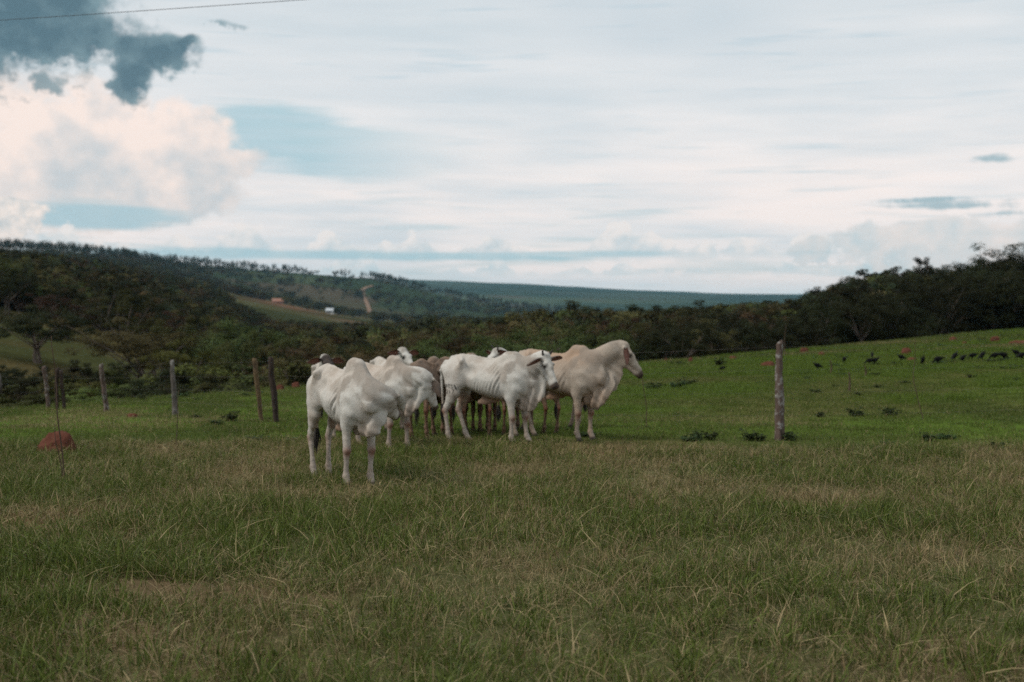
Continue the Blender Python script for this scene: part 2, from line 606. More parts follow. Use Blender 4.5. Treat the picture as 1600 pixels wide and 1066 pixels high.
# ------------------------------------------------------------------ cattle: an implicit body meshed by surface nets
class Field:
    def __init__(s, lo, hi, h):
        s.lo = np.array(lo, float)
        s.h = h
        s.n = np.ceil((np.array(hi) - s.lo) / h).astype(int) + 1
        s.f = np.full(s.n, 0.25, np.float32)

    def window(s, lo, hi):
        a = np.clip(np.floor((np.array(lo) - s.lo) / s.h).astype(int), 0, s.n - 1)
        b = np.clip(np.ceil((np.array(hi) - s.lo) / s.h).astype(int) + 1, 1, s.n)
        ax = [s.lo[i] + s.h * np.arange(a[i], b[i]) for i in range(3)]
        X, Y, Z = np.meshgrid(*ax, indexing='ij')
        return tuple(slice(a[i], b[i]) for i in range(3)), X, Y, Z

    def put(s, sl, d, k, sub=False):
        f = s.f[sl]
        if sub:
            d = -d
            h = np.clip(0.5 - 0.5 * (f - d) / k, 0, 1)
            s.f[sl] = f * (1 - h) + d * h + k * h * (1 - h)
        else:
            h = np.clip(0.5 + 0.5 * (f - d) / k, 0, 1)
            s.f[sl] = f * (1 - h) + d * h - k * h * (1 - h)

    def tube(s, pts, k=0.04, side=None, warp=None, kin=0.02):
        """pts: (centre, half-size across, half-size in the other normal direction); side: the across direction"""
        P = [np.array(p[0], float) for p in pts]
        R = [np.array(p[1:3], float) for p in pts]
        m = max(r.max() for r in R) + k + 0.03
        lo = np.min(P, 0) - m
        hi = np.max(P, 0) + m
        sl, X, Y, Z = s.window(lo, hi)
        Q = np.stack((X, Y, Z), -1)
        if warp is not None:
            Q = warp(Q)
        acc = None
        for i in range(len(P) - 1):
            a, b = P[i], P[i + 1]
            ab = b - a
            L = np.linalg.norm(ab)
            ax = ab / L
            sd = np.array(side if side is not None else (0, 1, 0), float)
            sd = sd - ax * sd.dot(ax)
            sd /= np.linalg.norm(sd)
            up = np.cross(ax, sd)
            d = Q - a
            al = d @ ax
            t = np.clip(al / L, 0, 1)
            over = al - t * L
            w = R[i][0] + (R[i + 1][0] - R[i][0]) * t
            hh = R[i][1] + (R[i + 1][1] - R[i][1]) * t
            mn = np.minimum(w, hh)
            q = np.sqrt((d @ sd / w) ** 2 + (d @ up / hh) ** 2 + (over / (0.5 * (w + hh))) ** 2)
            dist = (q - 1) * mn * np.where(q < 1, 1.0, np.clip(0.5 + 0.5 * (np.maximum(w, hh) / mn), 1, 1.6))
            if acc is None:
                acc = dist
            else:
                g = np.clip(0.5 + 0.5 * (acc - dist) / kin, 0, 1)
                acc = acc * (1 - g) + dist * g - kin * g * (1 - g)
        s.put(sl, acc, k)

    def ell(s, c, r, k=0.04, sub=False):
        c = np.array(c, float)
        r = np.array(r, float)
        sl, X, Y, Z = s.window(c - r - k - 0.05, c + r + k + 0.05)
        q = np.sqrt(((X - c[0]) / r[0]) ** 2 + ((Y - c[1]) / r[1]) ** 2 + ((Z - c[2]) / r[2]) ** 2)
        s.put(sl, (q - 1) * r.min(), k, sub)

    def mesh(s):
        f = s.f
        inside = f < 0
        n = np.array(f.shape) - 1
        c = np.zeros(n, np.int8)
        for dx in (0, 1):
            for dy in (0, 1):
                for dz in (0, 1):
                    c += inside[dx:dx + n[0], dy:dy + n[1], dz:dz + n[2]]
        act = (c > 0) & (c < 8)
        idx = -np.ones(n, np.int64)
        cells = np.argwhere(act)
        idx[act] = np.arange(len(cells))
        acc = np.zeros((len(cells), 3))
        cnt = np.zeros(len(cells))
        cs = [(0, 0, 0), (1, 0, 0), (0, 1, 0), (1, 1, 0), (0, 0, 1), (1, 0, 1), (0, 1, 1), (1, 1, 1)]
        val = [f[cells[:, 0] + o[0], cells[:, 1] + o[1], cells[:, 2] + o[2]] for o in cs]
        for a in range(8):
            for ax in range(3):
                if cs[a][ax]:
                    continue
                o = list(cs[a])
                o[ax] = 1
                b = cs.index(tuple(o))
                va, vb = val[a], val[b]
                m = (va < 0) != (vb < 0)
                t = va[m] / (va[m] - vb[m])
                p = np.repeat(np.array(cs[a], float)[None], m.sum(), 0)
                p[:, ax] += t
                acc[m] += p
                cnt[m] += 1
        V = s.lo + s.h * (cells + acc / cnt[:, None])
        Fs = []
        for ax in range(3):
            b1, b2 = (ax + 1) % 3, (ax + 2) % 3
            sl0 = [slice(None)] * 3
            sl1 = [slice(None)] * 3
            sl0[ax] = slice(0, -1)
            sl1[ax] = slice(1, None)
            ch = inside[tuple(sl0)] != inside[tuple(sl1)]
            e = np.argwhere(ch)
            e = e[(e[:, b1] > 0) & (e[:, b2] > 0) & (e[:, b1] < n[b1]) & (e[:, b2] < n[b2])]
            ins = inside[e[:, 0], e[:, 1], e[:, 2]]
            o1 = np.zeros(3, int); o1[b1] = 1
            o2 = np.zeros(3, int); o2[b2] = 1
            q = [e - o1 - o2, e - o2, e, e - o1]
            g = np.stack([idx[p[:, 0], p[:, 1], p[:, 2]] for p in q], 1)
            g[~ins] = g[~ins][:, ::-1]
            Fs.append(g)
        return V, np.concatenate(Fs)


def smooth_interp(x, xs, ys):
    """cubic (Catmull-Rom) interpolation of a profile"""
    xs = np.array(xs, float)
    ys = np.array(ys, float)
    m = np.gradient(ys, xs)
    i = np.clip(np.searchsorted(xs, x) - 1, 0, len(xs) - 2)
    h = xs[i + 1] - xs[i]
    t = np.clip((x - xs[i]) / h, 0, 1)
    return ((2 * t ** 3 - 3 * t ** 2 + 1) * ys[i] + (t ** 3 - 2 * t ** 2 + t) * h * m[i]
            + (-2 * t ** 3 + 3 * t ** 2) * ys[i + 1] + (t ** 3 - t ** 2) * h * m[i + 1])


def bez(p, n=6):
    p = [np.array(q, float) for q in p]
    out = []
    for i in range(n + 1):
        t = i / n
        q = p
        while len(q) > 1:
            q = [q[j] * (1 - t) + q[j + 1] * t for j in range(len(q) - 1)]
        out.append(q[0])
    return out


def nrm(v):
    v = np.array(v, float)
    return v / np.linalg.norm(v)


def cow_mats():
    m, t, b = new_mat('cattle_hide')
    col = attr(t, 'coat')
    co = coord(t)
    n1 = noise(co, 9.0, 5.0, 0.6)
    n2 = noise(co, 38.0, 3.0, 0.6)
    n3 = noise(co, 3.2, 3.0, 0.5)
    g = (n1 * 1.3 + n2 * 0.5 - 0.62).clamp()
    c = mixc(g * 0.7, col, mixc(0.72, col, (0.22, 0.15, 0.10)))
    sp = (n2 - 0.66).clamp() * 6.0 * (n1 - 0.35).clamp() * 2.2
    c = mixc(sp.clamp() * 0.6, c, (0.11, 0.10, 0.095))
    c = mixc(((n3 - 0.45) * 2.6).clamp() * 0.6, c, mixc(0.5, c, (0.33, 0.20, 0.125)))
    setin(t, b, 'Base Color', c)
    setin(t, b, 'Roughness', 0.72)
    setin(t, b, 'Specular IOR Level', 0.12)
    n4 = noise(co, 120.0, 3.0, 0.7)
    add_bump(t, b, n2 * 0.6 + n1 * 0.9 + n4 * 0.35, 0.45, 0.014)
    eye = simple_mat('cattle_eye', (0.008, 0.006, 0.005), 0.15, 0.6)
    hair = simple_mat('tail_hair', (0.035, 0.028, 0.024), 0.7, 0.3)
    brand = simple_mat('brand_scar', (0.055, 0.05, 0.047), 0.9, 0.1)
    return m, eye, hair, brand


HIDE, EYE, HAIR, BRAND = cow_mats()


def make_cow(name, loc, yaw, scale=1.0, length=1.0, feet=((0, 0), (0, 0), (0, 0), (0, 0)), poll=(1.10, 0, 1.34), neck_mid=None,
             head_dir=(0.72, 0, -0.62), ear_droop=(0.15, 0.25), coat='white', tan=0.15, mud=0.0, hump=1.0, horn=0.0,
             voxel=0.0135, tail_y=0.0, sheath=1.0, dewlap=1.0, dark_head=0.0, lean=1.0, ear_fwd=-0.10, ear_twist=0.0, ear_pale=False):
    Lx = length
    root = bpy.data.objects.new(name, None)
    COL.objects.link(root)
    root.location = loc
    root.rotation_euler = (0, 0, yaw)
    root.scale = (scale,) * 3
    root.empty_display_size = 0.3
    P = np.array(poll, float)
    hd = nrm(head_dir)
    muz = P + hd * 0.47
    lo = np.minimum(np.array((-1.02, -0.40, -0.01)), np.minimum(P, muz) - 0.28)
    hi = np.maximum(np.array((0.98, 0.40, 1.52)), np.maximum(P, muz) + 0.28)
    fl = Field(lo, hi, voxel)
    # --- torso, by profile
    xs = np.array([-0.80, -0.72, -0.60, -0.46, -0.30, -0.12, 0.08, 0.28, 0.46, 0.62, 0.74, 0.84])
    top = np.array([1.13, 1.235, 1.285, 1.305, 1.295, 1.262, 1.245, 1.25, 1.275, 1.27, 1.205, 1.09])
    bot = np.array([1.02, 0.90, 0.84, 0.82, 0.785, 0.725, 0.665, 0.635, 0.625, 0.645, 0.70, 0.81])
    wid = np.array([0.065, 0.145, 0.178, 0.195, 0.180, 0.205, 0.242, 0.242, 0.200, 0.165, 0.135, 0.08])
    sl, X, Y, Z = fl.window((-0.98, -0.38, 0.45), (0.98, 0.38, 1.50))
    xx = X[:, 0, 0] / Lx
    xc = np.clip(xx, xs[0], xs[-1])
    T = smooth_interp(xc, xs, top)[:, None, None]
    B = smooth_interp(xc, xs, bot)[:, None, None]
    W = smooth_interp(xc, xs, wid)[:, None, None]
    zc = B + 0.47 * (T - B)
    up = Z > zc
    H = np.where(up, T - zc, zc - B)
    pw = np.where(up, 1.42, 2.1)
    q = (np.abs(Y / W) ** pw + np.abs((Z - zc) / H) ** pw)
    ov = np.abs(xx - xc)[:, None, None] * Lx / 0.09
    q = (q + ov ** 2) ** (1 / pw)
    fl.put(sl, ((q - 1) * np.minimum(W, H) * 0.85).astype(np.float32), 0.02)
    # spine ridge, hook and pin bones, hollow flanks
    fl.tube([((-0.66 * Lx, 0, 1.265), .022, .022), ((-0.45 * Lx, 0, 1.292), .022, .022), ((-0.25 * Lx, 0, 1.278), .022, .022), ((0.0, 0, 1.238), .020, .022), ((0.3 * Lx, 0, 1.24), .020, .022)], 0.03)
    for s in (-1, 1):
        fl.tube([((-0.46 * Lx, s * 0.04, 1.262), .035, .035), ((-0.37 * Lx, s * 0.178, 1.215), .030, .034), ((-0.41 * Lx, s * 0.182, 1.13), .022, .035), ((-0.47 * Lx, s * 0.165, 0.98), .02, .04)], 0.05)
        fl.ell((-0.775 * Lx, s * 0.085, 1.105), (.045, .035, .05), 0.05)
        fl.ell((-0.215 * Lx, s * 0.285, 1.10), (.135, .170, .145), 0.04, sub=True)
        fl.ell((-0.30 * Lx, s * 0.30, 0.88), (.065, .125, .17), 0.05, sub=True)
        fl.ell((0.36 * Lx, s * 0.31, 1.0), (.045, .110, .20), 0.05, sub=True)
        fl.ell((-0.60 * Lx, s * 0.235, 1.18), (.085, .052, .055), 0.08, sub=True)
    # hump
    fl.tube([((0.30 * Lx, 0, 1.19), .085, .10), ((0.40 * Lx, 0, 1.19 + 0.115 * hump), .09, .105), ((0.50 * Lx, 0, 1.20 + 0.10 * hump), .08, .10), ((0.60 * Lx, 0, 1.17), .07, .09)], 0.07)
    # sheath / navel fold
    if sheath:
        fl.tube([((0.14, 0, .655), .028, .05), ((-0.04, 0, .635), .026, .06 * sheath), ((-0.13, 0, .605), .022, .035 * sheath)], 0.05)
    # --- legs
    for i, (sx, fx) in enumerate(((1, 1), (-1, 1), (1, -1), (-1, -1))):
        dx, dy = feet[i]
        y = 0.145 * sx
        if fx > 0:
            x0 = 0.52 * Lx
            k = lambda z: np.array((dx * (1 - z / 0.80), dy * (1 - z / 0.80), 0)) if z < 0.80 else np.zeros(3)
            ch = [((x0 - 0.06, y * 0.78, 1.14), .034, .075), ((x0 + 0.04, y * 1.0, 0.96), .056, .115), ((x0 + 0.05, y * 1.02, 0.82), .066, .105),
                  ((x0 + 0.00, y, 0.68), .054, .075), ((x0 + 0.005, y, 0.53), .041, .050), ((x0 + 0.018, y, 0.405), .043, .047), ((x0 + 0.006, y, 0.33), .030, .032),
                  ((x0, y, 0.20), .025, .027), ((x0 - 0.004, y, 0.125), .036, .040), ((x0 + 0.02, y, 0.075), .032, .034), ((x0 + 0.035, y, 0.02), .045, .054)]
        else:
            x0 = -0.60 * Lx
            y = 0.13 * sx
            k = lambda z: np.array((dx * (1 - z / 0.85), dy * (1 - z / 0.85), 0)) if z < 0.85 else np.zeros(3)
            ch = [((x0 + 0.05, y * 0.85, 1.06), .068, .17), ((x0 + 0.05, y * 0.98, 0.88), .074, .145), ((x0 + 0.045, y, 0.75), .064, .105),
                  ((x0 - 0.005, y, 0.64), .044, .068), ((x0 - 0.07, y, 0.53), .033, .048), ((x0 - 0.095, y, 0.475), .034, .046), ((x0 - 0.075, y, 0.39), .026, .033),
                  ((x0 - 0.045, y, 0.22), .024, .029), ((x0 - 0.035, y, 0.135), .034, .038), ((x0 - 0.01, y, 0.08), .032, .034), ((x0 + 0.01, y, 0.02), .045, .054)]
        ch = [(np.array(c) + k(c[2]), a, b) for c, a, b in ch]
        fl.tube(ch[:4], 0.07)
        fl.tube(ch[2:], 0.03, kin=0.018)
    # --- neck
    nb = np.array((0.58 * Lx, 0, 1.03))
    nm = np.array(neck_mid) if neck_mid is not None else (nb + P) * 0.5 + np.array((0.02, 0, 0.02))
    cv = bez([nb, nm * 1.5 - (nb + P) * 0.25, P - hd * 0.02], 6)
    nx = np.linspace(0, 1, 7)
    sidev = np.cross((0, 0, 1), nrm(P - nb))
    sidev = nrm(sidev)
    hside = np.cross((0, 0, 1), hd)
    hside = nrm(hside)
    for i in range(6):
        sd = nrm(sidev * (1 - nx[i]) + hside * nx[i])
        wv = lambda t: 0.118 + (0.070 - 0.118) * t ** 0.8
        hv = lambda t: 0.205 + (0.108 - 0.205) * t ** 0.75
        fl.tube([(cv[i], wv(nx[i]), hv(nx[i])), (cv[i + 1], wv(nx[i + 1]), hv(nx[i + 1]))], 0.05 if i else 0.10, side=sd)
    # --- head
    hup = np.cross(hd, hside)
    A = lambda f, u, s=0.0: P + hd * f + hup * u + hside * s
    fl.tube([(A(-0.01, -0.005), .072, .082), (A(0.09, -0.012), .082, .098), (A(0.18, -0.020), .078, .098), (A(0.29, -0.028), .054, .074), (A(0.40, -0.036), .047, .056), (A(0.462, -0.044), .054, .052)], 0.03, side=hside)
    fl.tube([(A(0.07, -0.10), .042, .05), (A(0.22, -0.10), .040, .036), (A(0.40, -0.082), .032, .026)], 0.035, side=hside)
    fl.ell(A(0.0, 0.065), (.06, .06, .05), 0.05)
    for s in (-1, 1):
        fl.ell(A(0.135, 0.038, s * 0.068), (.040, .040, .034), 0.02)
        fl.ell(A(0.165, -0.005, s * 0.105), (.030, .030, .022), 0.025, sub=True)       # brow
        fl.ell(A(0.478, -0.020, s * 0.034), (.022, .022, .022), 0.02)      # nostril wing
        fl.tube([(A(0.025, 0.03, s * 0.07), .022, .028), (A(0.02, 0.035, s * 0.115), .018, .024)], 0.03)   # ear root
    # --- dewlap, a thin pleated fold from throat to brisket
    if dewlap:
        dn = np.array((0, 0, 1.0))
        dv = [cv[6] + hd * 0.10 - dn * 0.125, cv[5] - dn * 0.165, cv[4] - dn * 0.225, cv[3] * np.array((.8, .8, 1)) + np.array((0.15 * Lx, 0, 0)) - dn * 0.34, np.array((0.72 * Lx, 0, 0.65)), np.array((0.48 * Lx, 0, 0.615))]
        hs = [0.045, 0.085 * dewlap, 0.115 * dewlap, 0.15 * dewlap, 0.13 * dewlap, 0.05]

        def wp(Q):
            Q = Q.copy()
            f = np.clip((1.0 - Q[..., 2]) / 0.3, 0, 1)
            Q[..., 1] += 0.022 * f * np.sin(44 * (Q[..., 0] - 0.25 * Q[..., 2]) + 1.0)
            return Q
        for i in range(5):
            fl.tube([(dv[i], .031, hs[i]), (dv[i + 1], .031, hs[i + 1])], 0.045, side=sidev if i < 3 else (0, 1, 0), warp=wp)
    # --- tail
    tl = [(-0.77 * Lx, 0, 1.19), (-0.835 * Lx, tail_y * .2, 1.12), (-0.86 * Lx, tail_y * .5, 0.95), (-0.85 * Lx, tail_y * .8, 0.72), (-0.835 * Lx, tail_y, 0.52)]
    fl.tube([(tl[0], .04, .04), (tl[1], .032, .034), (tl[2], .022, .024), (tl[3], .019, .019), (tl[4], .018, .018)], 0.03)
    V, Fq = fl.mesh()
    # --- fine anatomy by displacement along the normals: ribs, shoulder blade edge, skin folds
    N = np.zeros_like(V)
    tri = np.concatenate((Fq[:, [0, 1, 2]], Fq[:, [0, 2, 3]]))
    fn = np.cross(V[tri[:, 1]] - V[tri[:, 0]], V[tri[:, 2]] - V[tri[:, 0]])
    for j in range(3):
        np.add.at(N, tri[:, j], fn)
    N /= np.linalg.norm(N, axis=1)[:, None] + 1e-12
    x, y, z = V[:, 0] / Lx, V[:, 1], V[:, 2]
    sstep = lambda a, b, v: (lambda t: t * t * (3 - 2 * t))(np.clip((v - a) / (b - a), 0, 1))
    rib = sstep(-0.20, -0.08, x) * sstep(0.40, 0.25, x) * sstep(0.70, 0.84, z) * sstep(1.23, 1.12, z) * sstep(0.06, 0.14, np.abs(y))
    ph = (x - 0.50 * (z - 0.9)) / 0.066
    d = 0.019 * lean * np.clip(fbm(x * 6 + 2, z * 5 + np.sign(y) * 3, 31, 3) * 2.6 - 0.7, 0.05, 1.2) * rib * np.sin(2 * np.pi * ph + 0.6 * np.sin(z * 9)) * (0.55 + 0.45 * np.sin(x * 9 + z * 5))
    # shoulder blade and its spine
    d += 0.012 * np.exp(-((x - 0.50 + 0.25 * (z - 1.0)) / 0.035) ** 2) * sstep(0.80, 0.92, z) * sstep(1.24, 1.14, z) * sstep(0.05, 0.1, np.abs(y))
    # loose skin pleats on neck and brisket
    rel0 = V - nb
    fold = sstep(0.56, 0.70, x) * sstep(0.50, 0.62, z) * sstep(1.30, 1.12, z)
    d += 0.0055 * fold * np.sin(2 * np.pi * (rel0[:, 0] * 7.5 + rel0[:, 2] * 4.0 + 0.25 * np.sin(rel0[:, 2] * 14)))
    # knobs of the backbone
    d += 0.0022 * sstep(0.05, 0.02, np.abs(y)) * sstep(1.15, 1.22, z) * sstep(-0.70, -0.6, x) * sstep(0.25, 0.15, x) * np.sin(2 * np.pi * x / 0.075)
    # uneven muscle and bone all over
    lump = fbm(V[:, 0] * 9 + V[:, 2] * 5 + 3, V[:, 2] * 8 + V[:, 1] * 9, 77, 3) - 0.5
    d += 0.007 * lump * sstep(0.55, 0.75, z)
    V = V + N * d[:, None]
    # --- coat colour per vertex: the hide's own colours with some body shading painted in
    white = np.array((0.56, 0.545, 0.50))
    tanc = np.array((0.36, 0.225, 0.14))
    pink = np.array((0.26, 0.145, 0.10))
    brown = np.array((0.13, 0.075, 0.05))
    dark = np.array((0.025, 0.022, 0.022))
    if coat == 'tan':
        white = np.array((0.40, 0.345, 0.285))
    if coat == 'brown':
        white = np.array((0.115, 0.085, 0.066))
    C = np.repeat(white[None], len(V), 0)

    def mixin(w, c):
        nonlocal C
        w = np.clip(w, 0, 1)[:, None]
        C = C * (1 - w) + np.array(c) * w
    mixin(tan * sstep(0.95, 1.25, z) * sstep(-0.75, -0.2, x) * sstep(0.95, 0.5, x) * 1.3, tanc)
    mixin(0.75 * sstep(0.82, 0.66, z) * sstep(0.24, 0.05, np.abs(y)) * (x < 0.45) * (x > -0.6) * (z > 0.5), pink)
    mixin(0.45 * sstep(0.66, 0.35, z), tanc * 0.8)  # lower legs darker tan, leg shading painted into the coat
    mixin(0.5 * sstep(0.85, 0.62, z) * sstep(0.13, 0.05, np.abs(y)), tanc * 0.75)  # belly and inner legs darkened: their shade is put into the coat
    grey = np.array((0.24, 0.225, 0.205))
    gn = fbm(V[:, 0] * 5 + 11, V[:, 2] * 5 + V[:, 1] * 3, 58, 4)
    mixin(0.55 * sstep(0.48, 0.66, gn) * sstep(0.25, 0.55, x), grey)  # grey dirt patches on neck and shoulder, doubling as painted shading
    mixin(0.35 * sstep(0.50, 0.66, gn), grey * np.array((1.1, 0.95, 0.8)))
    mixin(0.30 * sstep(0.55, 0.30, z), grey)  # legs greyed downwards, shading mixed into the coat colour
    mixin(mud * sstep(0.80, 0.55, z), brown)
    for i in range(4):
        fxs = 1 if i < 2 else -1
        kz = 0.385 if fxs > 0 else 0.46
        kx = (0.52 * Lx + 0.05) if fxs > 0 else (-0.60 * Lx - 0.12)
        ctr = np.array((kx + feet[i][0] * 0.5, (0.145 if i % 2 == 0 else -0.145) + feet[i][1] * 0.5, kz))
        mixin(0.9 * np.exp(-((V - ctr) ** 2).sum(1) / 0.060 ** 2), (0.17, 0.055, 0.03))
    mixin(sstep(0.075, 0.045, z), dark * 1.6)
    rel = V - P
    f = rel @ hd
    u = rel @ hup
    sdd = rel @ hside
    ishead = (np.abs(sdd) < 0.2) & (np.abs(u) < 0.2)
    mixin(ishead * sstep(0.415, 0.445, f) * sstep(0.65, 0.55, f), dark * 0.8)
    for s in (-1, 1):
        e = A(0.158, 0.018, s * 0.085)
        mixin(1.1 * np.exp(-((V - e) ** 2).sum(1) / 0.040 ** 2), dark * 1.2)
    if dark_head:
        mixin(dark_head * ishead * sstep(-0.06, 0.02, f) * sstep(0.0, 0.05, u + 0.02), dark * 1.5)
    # --- ears (leaf shells, hung from the poll), kept in the body mesh
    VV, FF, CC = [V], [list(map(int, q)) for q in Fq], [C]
    off = len(V)
    for s, dr in ((1, ear_droop[0]), (-1, ear_droop[1])):
        base = A(0.018, 0.035, s * 0.10)
        out = nrm(hside * s * math.cos(dr) - np.array((0, 0, 1)) * math.sin(dr) + hd * ear_fwd)
        back = nrm(np.cross(out, hd) * s)
        nf = nrm(np.cross(out, back))
        if nf @ hd < 0:
            nf = -nf
        if ear_twist:
            back, nf = back * math.cos(ear_twist) + nf * math.sin(ear_twist), nf * math.cos(ear_twist) - back * math.sin(ear_twist)
        nu, nv = 9, 7
        L = 0.25
        prof = [0.030, 0.048, 0.062, 0.068, 0.066, 0.058, 0.045, 0.028, 0.006]
        ring = []
        for a in range(nu):
            t = a / (nu - 1)
            cen = base + out * (L * t) - np.array((0, 0, 1)) * 0.035 * t * t
            for layer in (0, 1):
                for b in range(nv):
                    g = b / (nv - 1) * 2 - 1
                    p = cen + back * (prof[a] * g) + nf * (0.030 * (g * g) * (1 - t * 0.6) - (0.011 if layer else 0.0) * (1 - g * g * 0.9))
                    ring.append(p)
        base_i = off
        VV.append(np.array(ring))
        cols = []
        for a in range(nu):
            t_ = a / (nu - 1)
            for layer in (0, 1):
                for b in range(nv):
                    g = abs(b / (nv - 1) * 2 - 1)
                    inner = np.array((0.20, 0.085, 0.065)) * (1 - 0.5 * g)
                    outer = np.array((0.13, 0.11, 0.10)) * (1 - 0.5 * t_)
                    cols.append(white * 0.8 if ear_pale else (inner if layer == 0 else outer))
        CC.append(np.array(cols))
        id_ = lambda a, l, b: base_i + (a * 2 + l) * nv + b
        for a in range(nu - 1):
            for b in range(nv - 1):
                FF.append([id_(a, 0, b), id_(a, 0, b + 1), id_(a + 1, 0, b + 1), id_(a + 1, 0, b)])
                FF.append([id_(a, 1, b), id_(a + 1, 1, b), id_(a + 1, 1, b + 1), id_(a, 1, b + 1)])
            for b in (0, nv - 1):
                FF.append([id_(a, 0, b), id_(a + 1, 0, b), id_(a + 1, 1, b), id_(a, 1, b)])
        off += len(ring)
    Vall = np.concatenate(VV)
    Call = np.concatenate(CC)
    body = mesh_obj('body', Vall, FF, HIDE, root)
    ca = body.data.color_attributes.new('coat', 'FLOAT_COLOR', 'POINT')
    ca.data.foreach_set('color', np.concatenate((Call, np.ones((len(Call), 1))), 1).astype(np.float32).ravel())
    # --- eyes
    for s in (-1, 1):
        bm = bmesh.new()
        bmesh.ops.create_uvsphere(bm, u_segments=10, v_segments=8, radius=0.021)
        me = bpy.data.meshes.new('eye')
        bm.to_mesh(me)
        bm.free()
        me.materials.append(EYE)
        o = bpy.data.objects.new('eye', me)
        COL.objects.link(o)
        o.parent = root
        o.location = A(0.158, 0.018, s * 0.074)
    # --- tail switch: a hank of strands
    vs, fs = [], []
    r2 = random.Random(int(abs(loc[0] * 1000)))
    tip = np.array(tl[4])
    for j in range(26):
        an = r2.uniform(0, 6.283)
        rr = r2.uniform(0.0, 0.022)
        ln = r2.uniform(0.20, 0.32)
        p0 = tip + np.array((rr * math.cos(an), rr * math.sin(an), 0.05))
        p1 = p0 + np.array((rr * 1.4 * math.cos(an), rr * 1.4 * math.sin(an), -ln * .5))
        p2 = p0 + np.array((rr * 0.4 * math.cos(an), rr * 0.4 * math.sin(an), -ln))
        w = 0.007
        k0 = len(vs)
        for p, ww in ((p0, w), (p1, w * 1.2), (p2, w * .2)):
            for q in range(3):
                aa = q * 2.094
                vs.append(p + np.array((ww * math.cos(aa), ww * math.sin(aa), 0)))
        for lv in range(2):
            for q in range(3):
                fs.append((k0 + lv * 3 + q, k0 + lv * 3 + (q + 1) % 3, k0 + lv * 3 + 3 + (q + 1) % 3, k0 + lv * 3 + 3 + q))
    mesh_obj('tail_switch', vs, fs, HAIR, root)
    # --- horn buds
    if horn:
        for s in (-1, 1):
            p0, p1, p2 = A(-0.01, 0.07, s * 0.055), A(-0.03, 0.12, s * 0.085), A(-0.045, 0.13 + 0.05 * horn, s * (0.095))
            vs, fs = [], []
            for p, ww in ((p0, .022), (p1, .017), (p2, .005)):
                for q in range(8):
                    aa = q * math.pi / 4
                    vs.append(p + hd * ww * math.cos(aa) + hside * ww * math.sin(aa))
            for lv in range(2):
                for q in range(8):
                    fs.append((lv * 8 + q, lv * 8 + (q + 1) % 8, lv * 8 + 8 + (q + 1) % 8, lv * 8 + 8 + q))
            fs.append(tuple(range(16, 24)))
            mesh_obj('horn', vs, fs, HAIR, root)
    return root


def brand(cow, strokes, x0, z0, size, side, name='brand_mark', width=0.011, slant=0.0):
    """polyline strokes in letter units laid on the hide: cow-local x along the flank, z up; side = -1 is the cow's right"""
    body = [c for c in cow.children if c.name.split('.')[0] == 'body'][0]
    bv = BVHTree.FromPolygons([v.co[:] for v in body.data.vertices], [p.vertices[:] for p in body.data.polygons])
    vs, fs = [], []
    for st in strokes:
        pts = []
        for i in range(len(st) - 1):
            a, b = np.array(st[i], float), np.array(st[i + 1], float)
            n = max(2, int(np.linalg.norm(b - a) * 8))
            for j in range(n if i < len(st) - 2 else n + 1):
                pts.append(a + (b - a) * j / n)
        prev = None
        for i, p in enumerate(pts):
            q = pts[min(i + 1, len(pts) - 1)] - pts[max(i - 1, 0)]
            q = q / (np.linalg.norm(q) + 1e-9)
            pr = np.array((-q[1], q[0])) * width / size
            row = []
            for sgn in (-1, 1):
                c = p + pr * sgn
                o = Vector((x0 + (-side) * 0 + c[0] * size * (1 if side < 0 else -1), side * 0.8, z0 + c[1] * size))
                hit = bv.ray_cast(o, Vector((0, -side, 0)))
                if hit[0] is None:
                    row = None
                    break
                row.append(hit[0] + hit[1] * 0.003)
            if row is None:
                prev = None
                continue
            k = len(vs)
            vs.extend(row)
            if prev is not None:
                fs.append((prev, prev + 1, k + 1, k))
            prev = k
    if fs:
        return mesh_obj(name, vs, fs, BRAND, cow)


# ------------------------------------------------------------------ the herd
def spot(px, d):
    x = (px - 800) / F * d
    return (x, d, gz(x, d) - 0.01)


RAD = math.radians
HERD = 'white humped cattle standing in a huddle'
c1 = make_cow('cow', spot(534, 15.3), RAD(-60), 0.965, 0.90, feet=((0.02, -0.02), (-0.02, 0.0), (-0.08, -0.03), (0.0, 0.02)),
              poll=(0.775, 0.20, 0.97), neck_mid=(0.75, 0.04, 1.0), head_dir=(-0.75, 0.55, -0.36), ear_droop=(0.6, 1.2), ear_fwd=3.0, ear_pale=True, tan=0.2, hump=0.95, voxel=0.0115, dewlap=0.65, lean=1.25)
tag(c1, 'foremost white cow with ribs showing and its head turned away, standing apart in front', 'cow', HERD)
c2 = make_cow('cow', spot(588, 19.4), RAD(-45), 0.905, 0.95, feet=((0.05, 0), (-0.04, 0), (0, 0), (0.08, 0)),
              poll=(0.97, 0.14, 1.07), neck_mid=(0.84, 0.04, 1.12), head_dir=(-0.10, 0.50, -0.80), ear_droop=(1.0, 1.0), ear_fwd=0.4, tan=0.3, hump=1.1, mud=0.25)
tag(c2, 'white cow behind the foremost one, head lowered against the next cow\'s rump', 'cow', HERD)
c3 = make_cow('cow', spot(761, 20.2), RAD(-28), 0.965, 0.90, feet=((0.14, 0), (0.02, 0), (0.16, 0), (-0.02, 0)),
              poll=(0.91, 0.04, 1.265), neck_mid=(0.74, 0.01, 1.14), head_dir=(0.55, -0.22, -0.80), ear_droop=(-0.05, 0.35), tan=0.14, hump=0.55, horn=0.5, voxel=0.012, dewlap=1.35)
tag(c3, 'lean white cow with dark branded numbers on its thigh, looking towards the camera', 'cow', HERD)
